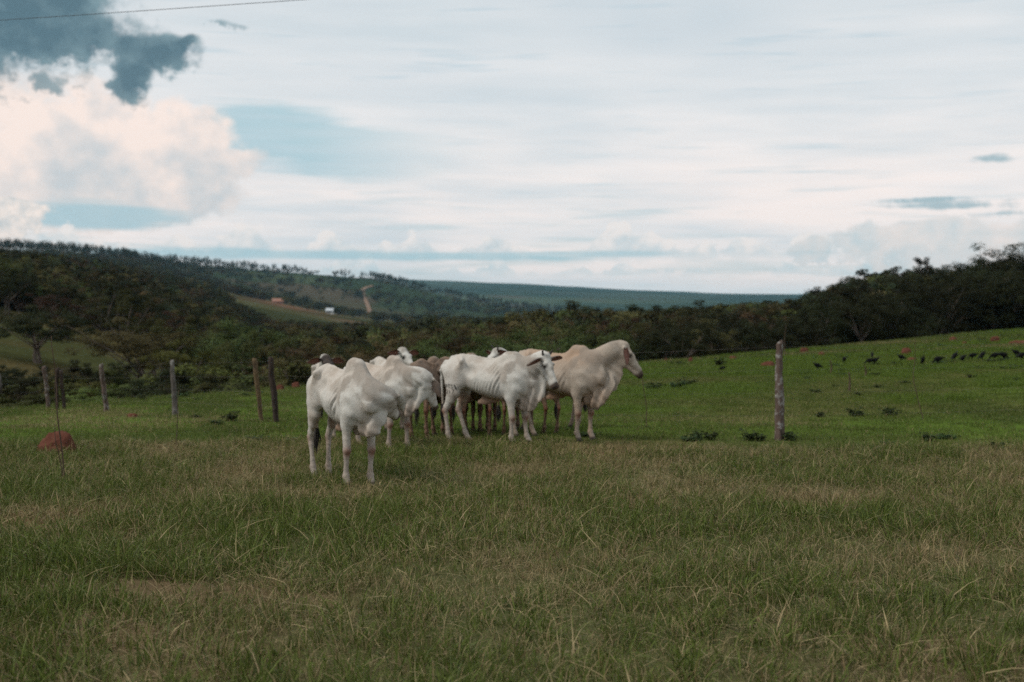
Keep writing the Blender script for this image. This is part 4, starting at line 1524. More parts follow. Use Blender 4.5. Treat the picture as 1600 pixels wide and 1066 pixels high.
def far_wood():
    rng = np.random.default_rng(5)
    kinds = [join_proto(*tree_proto(50 + i, 5.0, 2.4, 0.22, 30, 60, 0.115, m, 0.9, trunks=1)) for i, m in enumerate(['dark', 'olive', 'green', 'dry', 'bluish', 'dark', 'olive'])]
    n = 40000
    px = rng.uniform(-260, 1700, n)
    d = np.exp(rng.uniform(math.log(95), math.log(2650), n))
    x = (px - 800) / F * d
    e = edge_r(x, d)
    keep = d > e + 22
    # woods thin out where the ground is open
    op = fbm(x / 60. + 9, d / 60., 71, 4)
    n3 = fbm(x / 90., d / 90., 37, 4)
    dens = 1 - 0.85 * sst(0.48, 0.58, n3) * (d > 240) - 0.9 * sst(0.52, 0.60, op) * (d > 200)
    dens = dens * np.interp(d, [300, 900, 1700], [1.0, 0.92, 0.85])
    dens = np.where((d < 150) & (px < 330), 0.0, dens)
    dens *= 1 - 0.82 * sst(0.15, 0.5, np.exp(-((px - 450) / 52) ** 2 - ((d - 1090) / 95) ** 2))
    dens *= 1 - 0.9 * sst(0.2, 0.6, np.exp(-((px - 516) / 14) ** 2 - ((d - 1060) / 90) ** 2))
    dens *= 1 - 0.95 * np.exp(-((px - 573) / 9) ** 2) * (d > 1350) * (d < 2230)
    dens = np.where((d < 260) & (px < 420), dens * 0.55, dens)
    keep &= rng.random(n) < dens
    # keep the pasture view: nothing may rise over the skyline rows seen in the photograph
    x, d, px = x[keep], d[keep], px[keep]
    z = ground(x, d)
    s = rng.uniform(0.75, 1.25, len(x)) * np.interp(d, [90, 300, 900, 2600], [0.9, 0.95, 1.2, 1.8])
    top = HOR - (z + 5.0 * s - CAM_H) / d * F
    lim = np.interp(px, [0, 190, 300, 420, 560, 700, 820, 900, 1000, 1100, 1200, 1260, 1320, 1380, 1500, 1600], [380, 396, 404, 412, 428, 455, 474, 480, 484, 478, 470, 466, 446, 425, 414, 392])
    near = np.interp(px, [300, 360, 430, 520, 620, 720, 800], [380, 470, 500, 506, 503, 488, 380])
    s = np.where((px > 470) & (px < 1300) & (d < 600), s * 1.2, s)
    top = HOR - (z + 5.0 * s - CAM_H) / d * F
    low = (d < 1000) & (top < near)
    s = np.where(low, np.clip(((HOR - near) / F * d + CAM_H - z) / 5.0, 0.30, None), s)
    top = HOR - (z + 5.0 * s - CAM_H) / d * F
    ok = (top > lim - 1) & ((d > 1000) | (top > near - 4))
    x, d, px, z, s = x[ok], d[ok], px[ok], z[ok], s[ok]
    P = np.stack((x, d, z - 0.25 * s), 1)
    rot = np.stack((np.zeros(len(x)), np.zeros(len(x)), rng.uniform(0, 6.28, len(x))), 1)
    sc = np.stack((s * 1.1, s * 1.1, s), 1)
    kd = rng.integers(0, len(kinds), len(x))
    warm_mix = (px > 470) & (px < 1280) & (d < 700) & (rng.random(len(x)) < 0.6)
    kd = np.where(warm_mix, rng.choice([1, 3, 6, 2], len(x)), kd)
    scatter('wood', P, rot, sc, kd, kinds, 'dense wood covering the valley and hillsides')
    # eucalyptus stands on the two ridges
    eu = []
    for i in range(4):
        rg = np.random.default_rng(80 + i)
        w = Mesher()
        h = 13 + rg.uniform(-1.5, 1.5)
        w.tube([(0, 0, -1), (0.2, 0, h * .5), (0.1, .1, h * .95)], [.22, .16, .05], 5)
        C = np.concatenate([np.array((0.1, 0.1, zz)) + rg.normal(size=(26, 3)) * np.array((.9, .9, .8)) for zz in np.linspace(h * 0.62, h * 0.98, 6)])
        lm = leaf_mesh('crown', C, rg.uniform(.25, .5, len(C)), LEAF['dark'], rg)
        eu.append(join_proto(w.data('trunk', BARK_PALE), lm))
    n = 5200
    px = rng.uniform(-300, 1250, n)
    d = np.where(rng.random(n) < 0.42, rng.uniform(1500, 1640, n), rng.uniform(2380, 2560, n))
    rid_a = d < 2000
    keep = np.where(rid_a, (px < 215) | ((px < 330) & (rng.random(n) < 0.35)), (px > 150) & ((px < 640) | (rng.random(n) < .5)))
    px, d, rid_a = px[keep], d[keep], rid_a[keep]
    x = (px - 800) / F * d
    gap = fbm(x / 55. + 7, d / 400., 15, 3)
    kk = gap < 0.62
    x, d, rid_a = x[kk], d[kk], rid_a[kk]
    z = ground(x, d)
    s = rng.uniform(0.7, 1.1, len(x)) * np.where(rid_a, 1.0, 1.0)
    P = np.stack((x, d, z), 1)
    rot = np.stack((np.zeros(len(x)), np.zeros(len(x)), rng.uniform(0, 6.28, len(x))), 1)
    scatter('plantation', P, rot, np.stack((s * 1.3, s * 1.3, s), 1), rng.integers(0, 4, len(x)), eu, 'stands of tall thin plantation trees along the ridge tops')


far_wood()


# ------------------------------------------------------------------ fence posts, wires, sticks
def wood_mat(name, c1, c2, c3, lich):
    m, t, b = new_mat(name)
    co = coord(t)
    mp = t.nodes.new('ShaderNodeMapping')
    mp.inputs['Scale'].default_value = (9, 9, 1.6)
    t.links.new(co.v, mp.inputs[0])
    st = noise(S(mp.outputs[0]), 3.0, 6.0, 0.65)
    bl = noise(co, 9.0, 4.0, 0.6)
    c = mixc((st * 2.2 - 0.6).clamp(), c1, c2)
    c = mixc(((bl - 0.50) * 7.0).clamp() * lich, c, c3)
    setin(t, b, 'Base Color', c)
    setin(t, b, 'Roughness', 0.92)
    add_bump(t, b, st * 1.0 + bl * 0.6, 0.8, 0.02)
    return m


W_GREY = wood_mat('weathered_wood', (0.060, 0.048, 0.040), (0.125, 0.110, 0.098), (0.26, 0.25, 0.235), 0.7)
W_LICHEN = wood_mat('lichened_wood', (0.065, 0.042, 0.033), (0.13, 0.092, 0.074), (0.36, 0.35, 0.33), 0.7)
W_DARK = wood_mat('dark_wood', (0.025, 0.017, 0.013), (0.05, 0.034, 0.027), (0.08, 0.06, 0.05), 0.3)
W_YELL = wood_mat('yellow_wood', (0.095, 0.060, 0.034), (0.17, 0.115, 0.058), (0.06, 0.04, 0.03), 0.8)
WIRE = simple_mat('old_wire', (0.10, 0.085, 0.075), 0.6, 0.4)
STICK = simple_mat('dry_stick', (0.085, 0.058, 0.042), 0.9, 0.1)


def post(base, top, rad, mat, seed, label, split=0.5):
    """a hewn, weathered post between two points: irregular section, bulges, chipped head"""
    rg = np.random.default_rng(seed)
    base, top = Vector(base), Vector(top)
    H = (top - base).length
    n, m = 14, 26
    prof = 1 + 0.10 * rg.normal(size=n) * np.array([1] * n)
    vs = []
    wob = rg.normal(size=(m, 2)) * 0.0
    wx, wy = 0.0, 0.0
    for i in range(m):
        t = i / (m - 1)
        wx += rg.normal() * 0.007
        wy += rg.normal() * 0.004
        for q in range(n):
            a = q / n * 6.283
            k = prof[q] * (0.94 + 0.12 * math.sin(t * 3 + seed * 2)) * (1.12 - 0.20 * t) * (1 + 0.05 * math.sin(t * 9 + q * 0.9 + seed) + 0.035 * rg.normal())
            zz = -0.25 + t * (H + 0.25)
            if i == m - 1:
                zz -= split * rad * (0.5 + 0.5 * math.sin(a * 1.0 + seed)) * 0.9
                k *= 0.82
            vs.append((math.cos(a) * rad * k + wx, math.sin(a) * rad * k + wy, zz))
    fs = []
    for i in range(m - 1):
        for q in range(n):
            fs.append((i * n + q, i * n + (q + 1) % n, (i + 1) * n + (q + 1) % n, (i + 1) * n + q))
    c = len(vs)
    vs.append((wx, wy, H - split * rad * 0.55))
    for q in range(n):
        fs.append(((m - 1) * n + q, (m - 1) * n + (q + 1) % n, c))
    o = mesh_obj('fence_post', vs, fs, mat)
    o.location = base
    o.rotation_euler = (top - base).to_track_quat('Z', 'Y').to_euler()
    tag(o, label, 'post')
    return o


def post_px(pb, rb, pt, rt, rad_px, mat, seed, label, split=0.5):
    b = at_row(pb, rb)
    d = b.y
    t = Vector(((pt - 800) / F * d, d, CAM_H + (HOR - rt) / F * d))
    p = post(b, t, rad_px / F * d, mat, seed, label, split)
    return b, t


POSTS = [
    post_px(2, 634, -3, 584, 3.8, W_GREY, 1, 'grey post cut off by the left edge of the picture'),
    post_px(75, 638, 69, 572, 3.4, W_LICHEN, 2, 'slim whitish post, second from the left edge'),
    post_px(165, 643, 158, 568, 3.8, W_LICHEN, 3, 'weathered grey post leaning slightly, between the red mound and the twin trunked tree'),
    post_px(272, 649, 266, 562, 4.1, W_GREY, 4, 'tall pale grey post with pointed top at left'),
    post_px(409, 658, 394, 560, 4.2, W_YELL, 5, 'yellowish brown post leaning left, next to a dark one'),
    post_px(431, 660, 423, 557, 4.4, W_DARK, 6, 'dark brown post just left of the foremost cow'),
    post_px(1217, 688, 1218, 531, 7.2, W_LICHEN, 7, 'thick lichen spotted post standing alone right of the cattle', 1.0),
]
post_px(101, 640, 96, 578, 3.2, W_DARK, 8, 'dark slender post right of the whitish one at far left')
post_px(89, 640, 88, 574, 2.6, W_DARK, 9, 'thinnest dark stake between the whitish and the dark slender post')


def wire_obj(name, pts, rad, mat, label, cat, n=5, sub=6):
    P = [np.array(p, float) for p in pts]
    m = Mesher()
    m.tube(P, [rad] * len(P), n)
    o = bpy.data.objects.new(name, m.data(name, mat))
    COL.objects.link(o)
    tag(o, label, cat)
    return o


# four strands from post to post, running out of the picture on the right
order = [POSTS[0], POSTS[1], POSTS[2], POSTS[3], POSTS[5], POSTS[6]]
last_b = at(1900, 22.5)
for k, (fr, lab) in enumerate(((0.93, 'topmost thin strand of the wire fence'), (0.70, 'second strand of the wire fence from the top'), (0.47, 'third strand of the wire fence from the top'), (0.24, 'lowest strand of the wire fence'))):
    pts = []
    seq = [b.lerp(t, fr) for b, t in order] + [last_b + Vector((0, 0, 1.45 * fr))]
    for a, b in zip(seq[:-1], seq[1:]):
        for j in range(8):
            t = j / 8
            p = a.lerp(b, t)
            p.z -= 0.02 * (b - a).length * 0.25 * 4 * t * (1 - t)
            pts.append(p)
    pts.append(seq[-1])
    wire_obj('fence_wire', pts, 0.0012, WIRE, lab, 'wire', 4)


def stick(pts_px, d, r0, label, name='dry_stalk', cat='stalk'):
    base = at_row(*pts_px[0]) if d is None else at(pts_px[0][0], d)
    d = base.y
    P = [np.array(((px - 800) / F * d, d + 0.03 * math.sin(i * 2.1), CAM_H + (HOR - py) / F * d)) for i, (px, py) in enumerate(pts_px)]
    P[0] = np.array((base.x, base.y, base.z - 0.05))
    sp = []
    for i in range(len(P) - 1):
        for j in range(4):
            t = j / 4
            sp.append(P[i] * (1 - t) + P[i + 1] * t + np.array((math.sin(i * 4 + j * 1.7) * 0.004, 0, 0)))
    sp.append(P[-1])
    m = Mesher()
    m.tube(sp, [r0 * (1 - 0.6 * i / len(sp)) for i in range(len(sp))], 5)
    o = bpy.data.objects.new(name, m.data(name, STICK))
    COL.objects.link(o)
    return tag(o, label, cat)


stick([(101, 759), (96, 710), (91, 660), (88, 620), (86, 585), (83, 552), (80, 525)], None, 0.0095, 'tall thin crooked stalk in front of the red mound at left')
stick([(100, 757), (93, 722), (87, 690), (85, 662)], None, 0.008, 'shorter of the two dry stalks crossing the red mound')
stick([(274, 702), (276, 670), (277, 640), (279, 610)], None, 0.008, 'thin dark stake in front of the tall pale grey post')
stick([(1010, 668), (1011, 640), (1006, 612), (1003, 584)], None, 0.009, 'thin bent stalk right of the large tan cow')
stick([(1444, 655), (1437, 630), (1428, 600), (1427, 585), (1431, 560), (1429, 528)], None, 0.010, 'thin kinked wire stay standing before the black birds')
stick([(1226, 560), (1226, 530), (1228, 508)], 60, 0.022, 'bare twig rising behind the top of the thick lichen spotted post')
for i, (px, py, h, lab) in enumerate(((1298, 585, 22, 'small dry weed stalk left of the paired black birds'), (1327, 612, 30, 'brown dry weed in the field below the black birds'), (1352, 590, 18, 'short thin weed below the group of three birds'))):
    stick([(px, py), (px + 2, py - h * .5), (px - 1, py - h)], None, 0.03, lab, 'dry_weed', 'weed')

# overhead wire across the upper left
P0, P1 = Vector((-10.7, 29.7, 8.0)), Vector((-3.87, 27.75, 8.0))
dv = (P1 - P0).normalized()
pts = [P0 + dv * s + Vector((0, 0, 0.00035 * (s - 3.5) ** 2)) for s in np.linspace(-45, 50, 40)]
wire_obj('overhead_wire', pts, 0.0062, simple_mat('cable', (0.03, 0.03, 0.035), 0.5, 0.4), 'thin dark overhead wire crossing the cloudy sky at upper left', 'wire', 6)


# ------------------------------------------------------------------ termite mounds
def clay_mat():
    m, t, b = new_mat('red_clay')
    co = coord(t)
    n = noise(co, 5.0, 6.0, 0.65)
    n2 = noise(co, 30.0, 4.0, 0.6)
    c = mixc((n * 2.2 - 0.6).clamp(), (0.090, 0.034, 0.022), (0.145, 0.058, 0.040))
    c = mixc((n2 * 2 - 0.9).clamp() * 0.5, c, (0.07, 0.03, 0.02))
    setin(t, b, 'Base Color', c)
    setin(t, b, 'Roughness', 1.0)
    setin(t, b, 'Specular IOR Level', 0.05)
    add_bump(t, b, n + n2 * 0.5, 0.8, 0.03)
    return m


CLAY = clay_mat()


def mound(px, py, wpx, hpx, label, seed, lobes=None, d=None):
    base = at_row(px, py) if d is None else at(px, d)
    d = base.y
    k_ = 1.0 if d < 25 else 0.86
    w, h = wpx / F * d * 0.5 * k_, hpx / F * d * k_
    rg = np.random.default_rng(seed)
    nu, nv = 40, 16
    fs = []
    ph, th = np.meshgrid(np.linspace(0, math.pi / 2, nv), np.arange(nu) / nu * 6.2832, indexing='ij')
    vx, vy, vz = np.cos(th) * np.cos(ph) ** 0.75, np.sin(th) * np.cos(ph) ** 0.75, np.sin(ph) ** 0.9
    q = 1 + 0.30 * (vnoise(vx * 1.6 + seed, vy * 1.6 + vz * 1.3, seed) - 0.5) + 0.22 * (vnoise(vx * 5 + seed, vy * 5 + vz * 4, seed + 3) - 0.5) \
        + 0.14 * (vnoise(vx * 11 + seed, vy * 11 + vz * 9, seed + 5) - 0.5)
    zz = vz * h * q
    zz[0] -= 0.06
    vs = np.stack((vx * w * q, vy * w * q * 0.85, zz), -1).reshape(-1, 3)
    for i in range(nv - 1):
        for j in range(nu):
            fs.append((i * nu + j, i * nu + (j + 1) % nu, (i + 1) * nu + (j + 1) % nu, (i + 1) * nu + j))
    o = mesh_obj('termite_mound', vs, fs, CLAY)
    o.location = (base.x, base.y, base.z - 0.02)
    o.rotation_euler = (0, 0, rg.uniform(-0.4, 0.4))
    tag(o, label, 'termite mound', 'red termite mounds in the pasture')
    return o


mound(86, 712, 66, 34, 'large red termite mound in the near grass at left', 3)
for i, (px, py, w, h, lab) in enumerate((
        (130, 621, 22, 8, 'low red mound left of the second grey post, wider of two'), (156, 620, 10, 6, 'little red mound touching the second grey post\'s foot'),
        (207, 652, 20, 8, 'brownish crumbled mound between the two grey posts at left'), (287, 611, 9, 8, 'small pink red mound right of the tall pale grey post'),
        (324, 607, 8, 5, 'tiny red mound left of the yellowish post'), (437, 609, 15, 9, 'red mound right behind the dark brown post'),
        (462, 606, 15, 11, 'red mound nearest the foremost cow\'s rump'),
        (1079, 566, 9, 9, 'pointed red mound right of the tan cow\'s muzzle'), (1041, 564, 8, 5, 'tiny red mound closest to the tan cow\'s muzzle'),
        (1146, 562, 15, 7, 'flat red mound midway between the tan cow and the lone post'), (1200, 573, 26, 10, 'orange red mound immediately left of the lone post'),
        (1257, 551, 17, 9, 'red mound first to the right of the lone post'), (1284, 556, 14, 7, 'dull brown mound below the wood left of the birds'),
        (1341, 538, 19, 10, 'rounded orange mound on the crest, left of two'), (1387, 532, 12, 9, 'rounded orange mound on the crest, right of two'),
        (1416, 554, 19, 13, 'brown rounded mound among the black birds'), (1424, 564, 17, 7, 'low brown mound just below the rounded brown one'),
        (1489, 533, 16, 8, 'flat topped red mound above the birds at right'), (1507, 538, 9, 5, 'small dark mound right of the flat topped one'),
        (1555, 535, 18, 11, 'peaked red mound near the right edge'), (1592, 538, 36, 7, 'long low red mound at the right edge'),
        (1555, 516, 7, 5, 'tiny red mound on the skyline of the field, left of two'), (1576, 515, 12, 6, 'small red mound on the skyline of the field, right of two'))):
    mound(px, py, w, h, lab, 20 + i)


# ------------------------------------------------------------------ black vultures
FEATH = simple_mat('black_feathers', (0.008, 0.008, 0.008), 0.75, 0.08)
BSKIN = simple_mat('grey_bird_skin', (0.035, 0.033, 0.034), 0.8, 0.2)


def bird_mesh(pose):
    fl = Field((-0.42, -0.2, -0.01), (0.42, 0.2, 0.66), 0.016)
    if pose == 'upright':
        b, t, n1, hd, bk = (-0.10, 0, .25), (0.08, 0, .40), (0.14, 0, .52), (0.17, 0, .56), (0.235, 0, .545)
        tail = (-0.27, 0, .13)
    elif pose == 'feeding':
        b, t, n1, hd, bk = (-0.14, 0, .34), (0.08, 0, .30), (0.20, 0, .22), (0.26, 0, .14), (0.30, 0, .08)
        tail = (-0.32, 0, .36)
    else:
        b, t, n1, hd, bk = (-0.13, 0, .28), (0.09, 0, .34), (0.19, 0, .43), (0.23, 0, .46), (0.295, 0, .445)
        tail = (-0.33, 0, .20)
    b, t, tail = np.array(b), np.array(t), np.array(tail)
    fl.tube([(b, .085, .095), ((b + t) / 2, .105, .115), (t, .075, .085)], 0.03)
    fl.tube([(b, .06, .05), (tail, .055, .016)], 0.03)
    for s in (-1, 1):
        sh = t + np.array((0, s * .075, .03))
        fl.tube([(sh, .028, .07), ((sh + b) / 2 + np.array((0, s * .03, .02)), .026, .08), (tail + np.array((.04, s * .05, .03)), .018, .03)], 0.02)
        fl.tube([((-.02, s * .05, .22), .03, .04), ((.0, s * .055, .14), .016, .016), ((-.01, s * .055, .03), .012, .012)], 0.02)
        fl.tube([((-.03, s * .055, .012), .016, .012), ((.07, s * .065, .010), .012, .011)], 0.012)
    fl.tube([(t, .055, .06), (n1, .030, .032), (hd, .030, .032)], 0.03)
    fl.tube([(hd, .022, .024), (bk, .010, .012)], 0.012)
    V, Fq = fl.mesh()
    me = bpy.data.meshes.new('vulture')
    me.from_pydata([tuple(v) for v in V], [], [tuple(map(int, f)) for f in Fq])
    me.polygons.foreach_set('use_smooth', np.ones(len(me.polygons), bool))
    me.materials.append(FEATH)
    me.materials.append(BSKIN)
    cz = np.array(hd)
    for p in me.polygons:
        if (np.array(p.center) - cz).dot(np.array(hd) - np.array(n1)) > -0.0012 and np.linalg.norm(np.array(p.center) - cz) < .11 or p.center[2] < 0.12 and abs(p.center[0]) < .1:
            p.material_index = 1
    return me


BIRD = {k: bird_mesh(k) for k in ('upright', 'walking', 'feeding')}
for i, (px, py, pose, rz, s, lab) in enumerate((
        (1277, 580, 'walking', 200, 1.0, 'black bird farthest left in the pasture, walking left'), (1319, 569, 'feeding', 95, .95, 'hunched black bird second from the left'),
        (1358, 572, 'feeding', 170, 1.0, 'black bird with lowered head, left of a touching pair'), (1368, 571, 'walking', 20, 1.0, 'black bird with raised neck, right of a touching pair'),
        (1363, 561, 'upright', 80, .85, 'small black bird standing behind the touching pair'), (1408, 566, 'walking', 190, 1.0, 'black bird in front of the rounded brown mound'),
        (1442, 572, 'upright', 268, 1.0, 'black bird facing the camera just right of the thin wire stay'), (1465, 572, 'feeding', 185, 1.15, 'broad black bird feeding with its head to the left'),
        (1492, 565, 'upright', 25, 1.0, 'upright slim black bird, left end of the long row'), (1505, 568, 'walking', 35, 1.0, 'black bird leaning right in the long row'),
        (1519, 564, 'feeding', 180, 1.0, 'low black bird third in the long row'), (1535, 564, 'upright', 15, 1.0, 'upright black bird fourth in the long row'),
        (1554, 565, 'feeding', 160, 1.1, 'broad black bird, left of two merged ones'), (1569, 565, 'feeding', 20, 1.1, 'broad black bird, right of two merged ones'),
        (1587, 559, 'walking', 185, 1.0, 'black bird near the right edge, higher of two'), (1597, 565, 'walking', 10, 1.1, 'black bird cut by the right edge of the picture'),
        (1128, 582, 'feeding', 170, .8, 'lone dark bird in the weeds left of the lone post'), (300, 615, 'upright', 60, .7, 'lone black bird on the pasture lip at left'))):
    p = at_row(px, py)
    o = bpy.data.objects.new('vulture', BIRD[pose])
    COL.objects.link(o)
    o.location = p
    o.rotation_euler = (0, 0, math.radians(rz))
    o.scale = (s * 0.56,) * 3
    tag(o, lab, 'bird', 'black birds feeding in the pasture')


# ------------------------------------------------------------------ farm buildings and track on the far saddle
WALLP = simple_mat('pink_render', (0.36, 0.21, 0.165), 0.9)
WALLW = simple_mat('white_render', (0.50, 0.50, 0.49), 0.9)
ROOFT = simple_mat('clay_tile', (0.30, 0.15, 0.105), 0.9)
ROOFW = simple_mat('white_sheet', (0.48, 0.51, 0.53), 0.7)
DARKG = simple_mat('window_dark', (0.02, 0.022, 0.025), 0.3, 0.5)


def box(x0, x1, y0, y1, z0, z1):
    v = [(x, y, z) for z in (z0, z1) for y in (y0, y1) for x in (x0, x1)]
    f = [(0, 2, 3, 1), (4, 5, 7, 6), (0, 1, 5, 4), (1, 3, 7, 5), (3, 2, 6, 7), (2, 0, 4, 6)]
    return v, f


def house(px, d, w, l, h, rh, wall, roof, label, rz):
    p = at(px, d)
    root = bpy.data.objects.new('farm_house', None)
    COL.objects.link(root)
    root.location = p
    root.rotation_euler = (0, 0, rz)
    tag(root, label, 'house')
    a, b = w / 2, l / 2
    v = [(-a, -b, -1), (a, -b, -1), (a, b, -1), (-a, b, -1), (-a, -b, h), (a, -b, h), (a, b, h), (-a, b, h), (-a, 0, h + rh), (a, 0, h + rh)]
    f = [(0, 1, 5, 4), (1, 2, 6, 9, 5), (2, 3, 7, 6), (3, 0, 4, 8, 7)]
    mesh_obj('wall', v, f, wall, root, False)
    e = 0.6
    k = rh / b
    v = []
    for zz in (0.05, 0.25):
        v += [(-a - e, -b - e, h - e * k + zz), (a + e, -b - e, h - e * k + zz), (a + e, 0, h + rh + zz), (-a - e, 0, h + rh + zz), (a + e, b + e, h - e * k + zz), (-a - e, b + e, h - e * k + zz)]
    f = [(6, 7, 8, 9), (9, 8, 10, 11), (0, 3, 2, 1), (3, 5, 4, 2), (0, 1, 7, 6), (4, 5, 11, 10), (1, 2, 8, 7), (2, 4, 10, 8), (0, 6, 9, 3), (3, 9, 11, 5)]
    mesh_obj('roof', v, f, roof, root, False)
    for wx in (-a * .6, a * .55):
        vv, ff = box(wx - .7, wx + .7, -b - .06, -b + .02, 1.0, 2.2)
        mesh_obj('window', vv, ff, DARKG, root, False)
    vv, ff = box(-.5, .5, -b - .06, -b + .02, -.5, 2.1)
    mesh_obj('door', vv, ff, DARKG, root, False)


house(434, 1100, 7.5, 5.0, 2.8, 1.9, WALLP, ROOFT, 'small pink farm house with tiled roof on the far hillside', 0.25)
house(516, 1090, 5.2, 4.0, 2.6, 1.5, WALLW, ROOFW, 'small white farm building lower on the far hillside', -0.2)

tk = bpy.data.meshes.new('dirt_track')
ctr = [(582, 1480), (578, 1640), (570, 1850), (566, 2020), (572, 2110), (584, 2190)]
cp = []
for (a, b) in zip(ctr[:-1], ctr[1:]):
    for j in range(10):
        t = j / 10
        pxx, dd = a[0] + (b[0] - a[0]) * t, a[1] + (b[1] - a[1]) * t
        cp.append(((pxx - 800) / F * dd, dd))
vs, fs = [], []
for i, (x, y) in enumerate(cp):
    for s in (-1, 1):
        xx = x + s * 2.6
        vs.append((xx, y, gz(xx, y) + 1.2))
    if i:
        fs.append((2 * i - 2, 2 * i - 1, 2 * i + 1, 2 * i))
o = mesh_obj('dirt_track', vs, fs, simple_mat('track_soil', (0.21, 0.135, 0.092), 1.0, 0.05))
tag(o, 'pale dirt track climbing the far hillside', kind='structure')


# ------------------------------------------------------------------ grass
def grass_mat():
    m, t, b = new_mat('grass_blade')
    bl = attr(t, 'blade', 'GEOMETRY', 'Color')
    sp = t.nodes.new('ShaderNodeSeparateColor')
    t.links.new(bl.v, sp.inputs[0])
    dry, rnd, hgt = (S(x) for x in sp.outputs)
    ti = attr(t, 'tint', 'INSTANCER', 'Fac')
    green = mixc(rnd, (0.038, 0.058, 0.009), (0.128, 0.162, 0.032))
    green = mixc((ti * -4.0).clamp(), green, mixc(rnd, (0.062, 0.100, 0.012), (0.125, 0.180, 0.026)))
    straw = mixc(rnd, (0.190, 0.130, 0.060), (0.470, 0.370, 0.200))
    brown = (0.090, 0.055, 0.032)
    k = (dry * 1.0 + ti * 1.2 - 0.85)
    c = mixc((k * 5.0).clamp(), green, straw)
    c = mixc(((rnd - 0.80) * 6.0).clamp() * (k * 5.0 + 0.4).clamp(), c, brown)
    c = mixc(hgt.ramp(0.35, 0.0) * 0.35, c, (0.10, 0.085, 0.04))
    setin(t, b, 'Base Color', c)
    setin(t, b, 'Roughness', 0.45)
    setin(t, b, 'Specular IOR Level', 0.12)
    tr = t.nodes.new('ShaderNodeBsdfTranslucent')
    t.links.new(c.v, tr.inputs[0])
    mx = t.nodes.new('ShaderNodeMixShader')
    mx.inputs[0].default_value = 0.25
    t.links.new(b.outputs[0], mx.inputs[1])
    t.links.new(tr.outputs[0], mx.inputs[2])
    out = [x for x in t.nodes if x.bl_idname == 'ShaderNodeOutputMaterial'][0]
    t.links.new(mx.outputs[0], out.inputs[0])
    return m


GRASS = grass_mat()
PAST = None


def tuft(seed, nb, rad, hmin, hmax, wid, lay=0.6, dryf=0.35, mat=None, seg=3):
    rg = np.random.default_rng(seed)
    V, Fc, Cc = [], [], []
    for k in range(nb):
        a = rg.uniform(0, 6.283)
        rr = rad * math.sqrt(rg.random())
        base = np.array((math.cos(a) * rr, math.sin(a) * rr, -0.015))
        h = rg.uniform(hmin, hmax) * (0.75 + 0.5 * rg.random())
        ba = a + rg.normal() * 1.1
        out = np.array((math.cos(ba), math.sin(ba), 0))
        bend = rg.uniform(0.1, 1.0) * lay
        side = np.array((-math.sin(ba + rg.normal() * .6), math.cos(ba + rg.normal() * .6), 0))
        w = wid * rg.uniform(0.6, 1.3)
        k0 = len(V)
        d = 1.0 if rg.random() < dryf else rg.uniform(0, 0.35)
        if d == 1.0:
            bend *= 1.5
            w *= 0.8
        q = rg.random()
        for i in range(seg + 1):
            t = i / seg
            p = base + np.array((0, 0, h * (t - 0.45 * bend * t * t))) + out * (h * bend * 0.95 * t * t)
            ww = w * (1 - t) ** 0.7 * (0.75 if i == 0 else 1.0)
            if i < seg:
                V += [p - side * ww * .5, p + side * ww * .5]
                Cc += [(d, q, t)] * 2
            else:
                V.append(p)
                Cc.append((d, q, t))
        for i in range(seg - 1):
            Fc.append((k0 + 2 * i, k0 + 2 * i + 1, k0 + 2 * i + 3, k0 + 2 * i + 2))
        Fc.append((k0 + 2 * seg - 2, k0 + 2 * seg - 1, k0 + 2 * seg))
    me = bpy.data.meshes.new('tuft')
    me.from_pydata([tuple(v) for v in V], [], Fc)
    me.polygons.foreach_set('use_smooth', np.ones(len(me.polygons), bool))
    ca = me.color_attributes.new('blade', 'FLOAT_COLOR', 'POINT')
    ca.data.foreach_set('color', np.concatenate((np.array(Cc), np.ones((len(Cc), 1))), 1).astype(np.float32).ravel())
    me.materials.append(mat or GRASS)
    return me


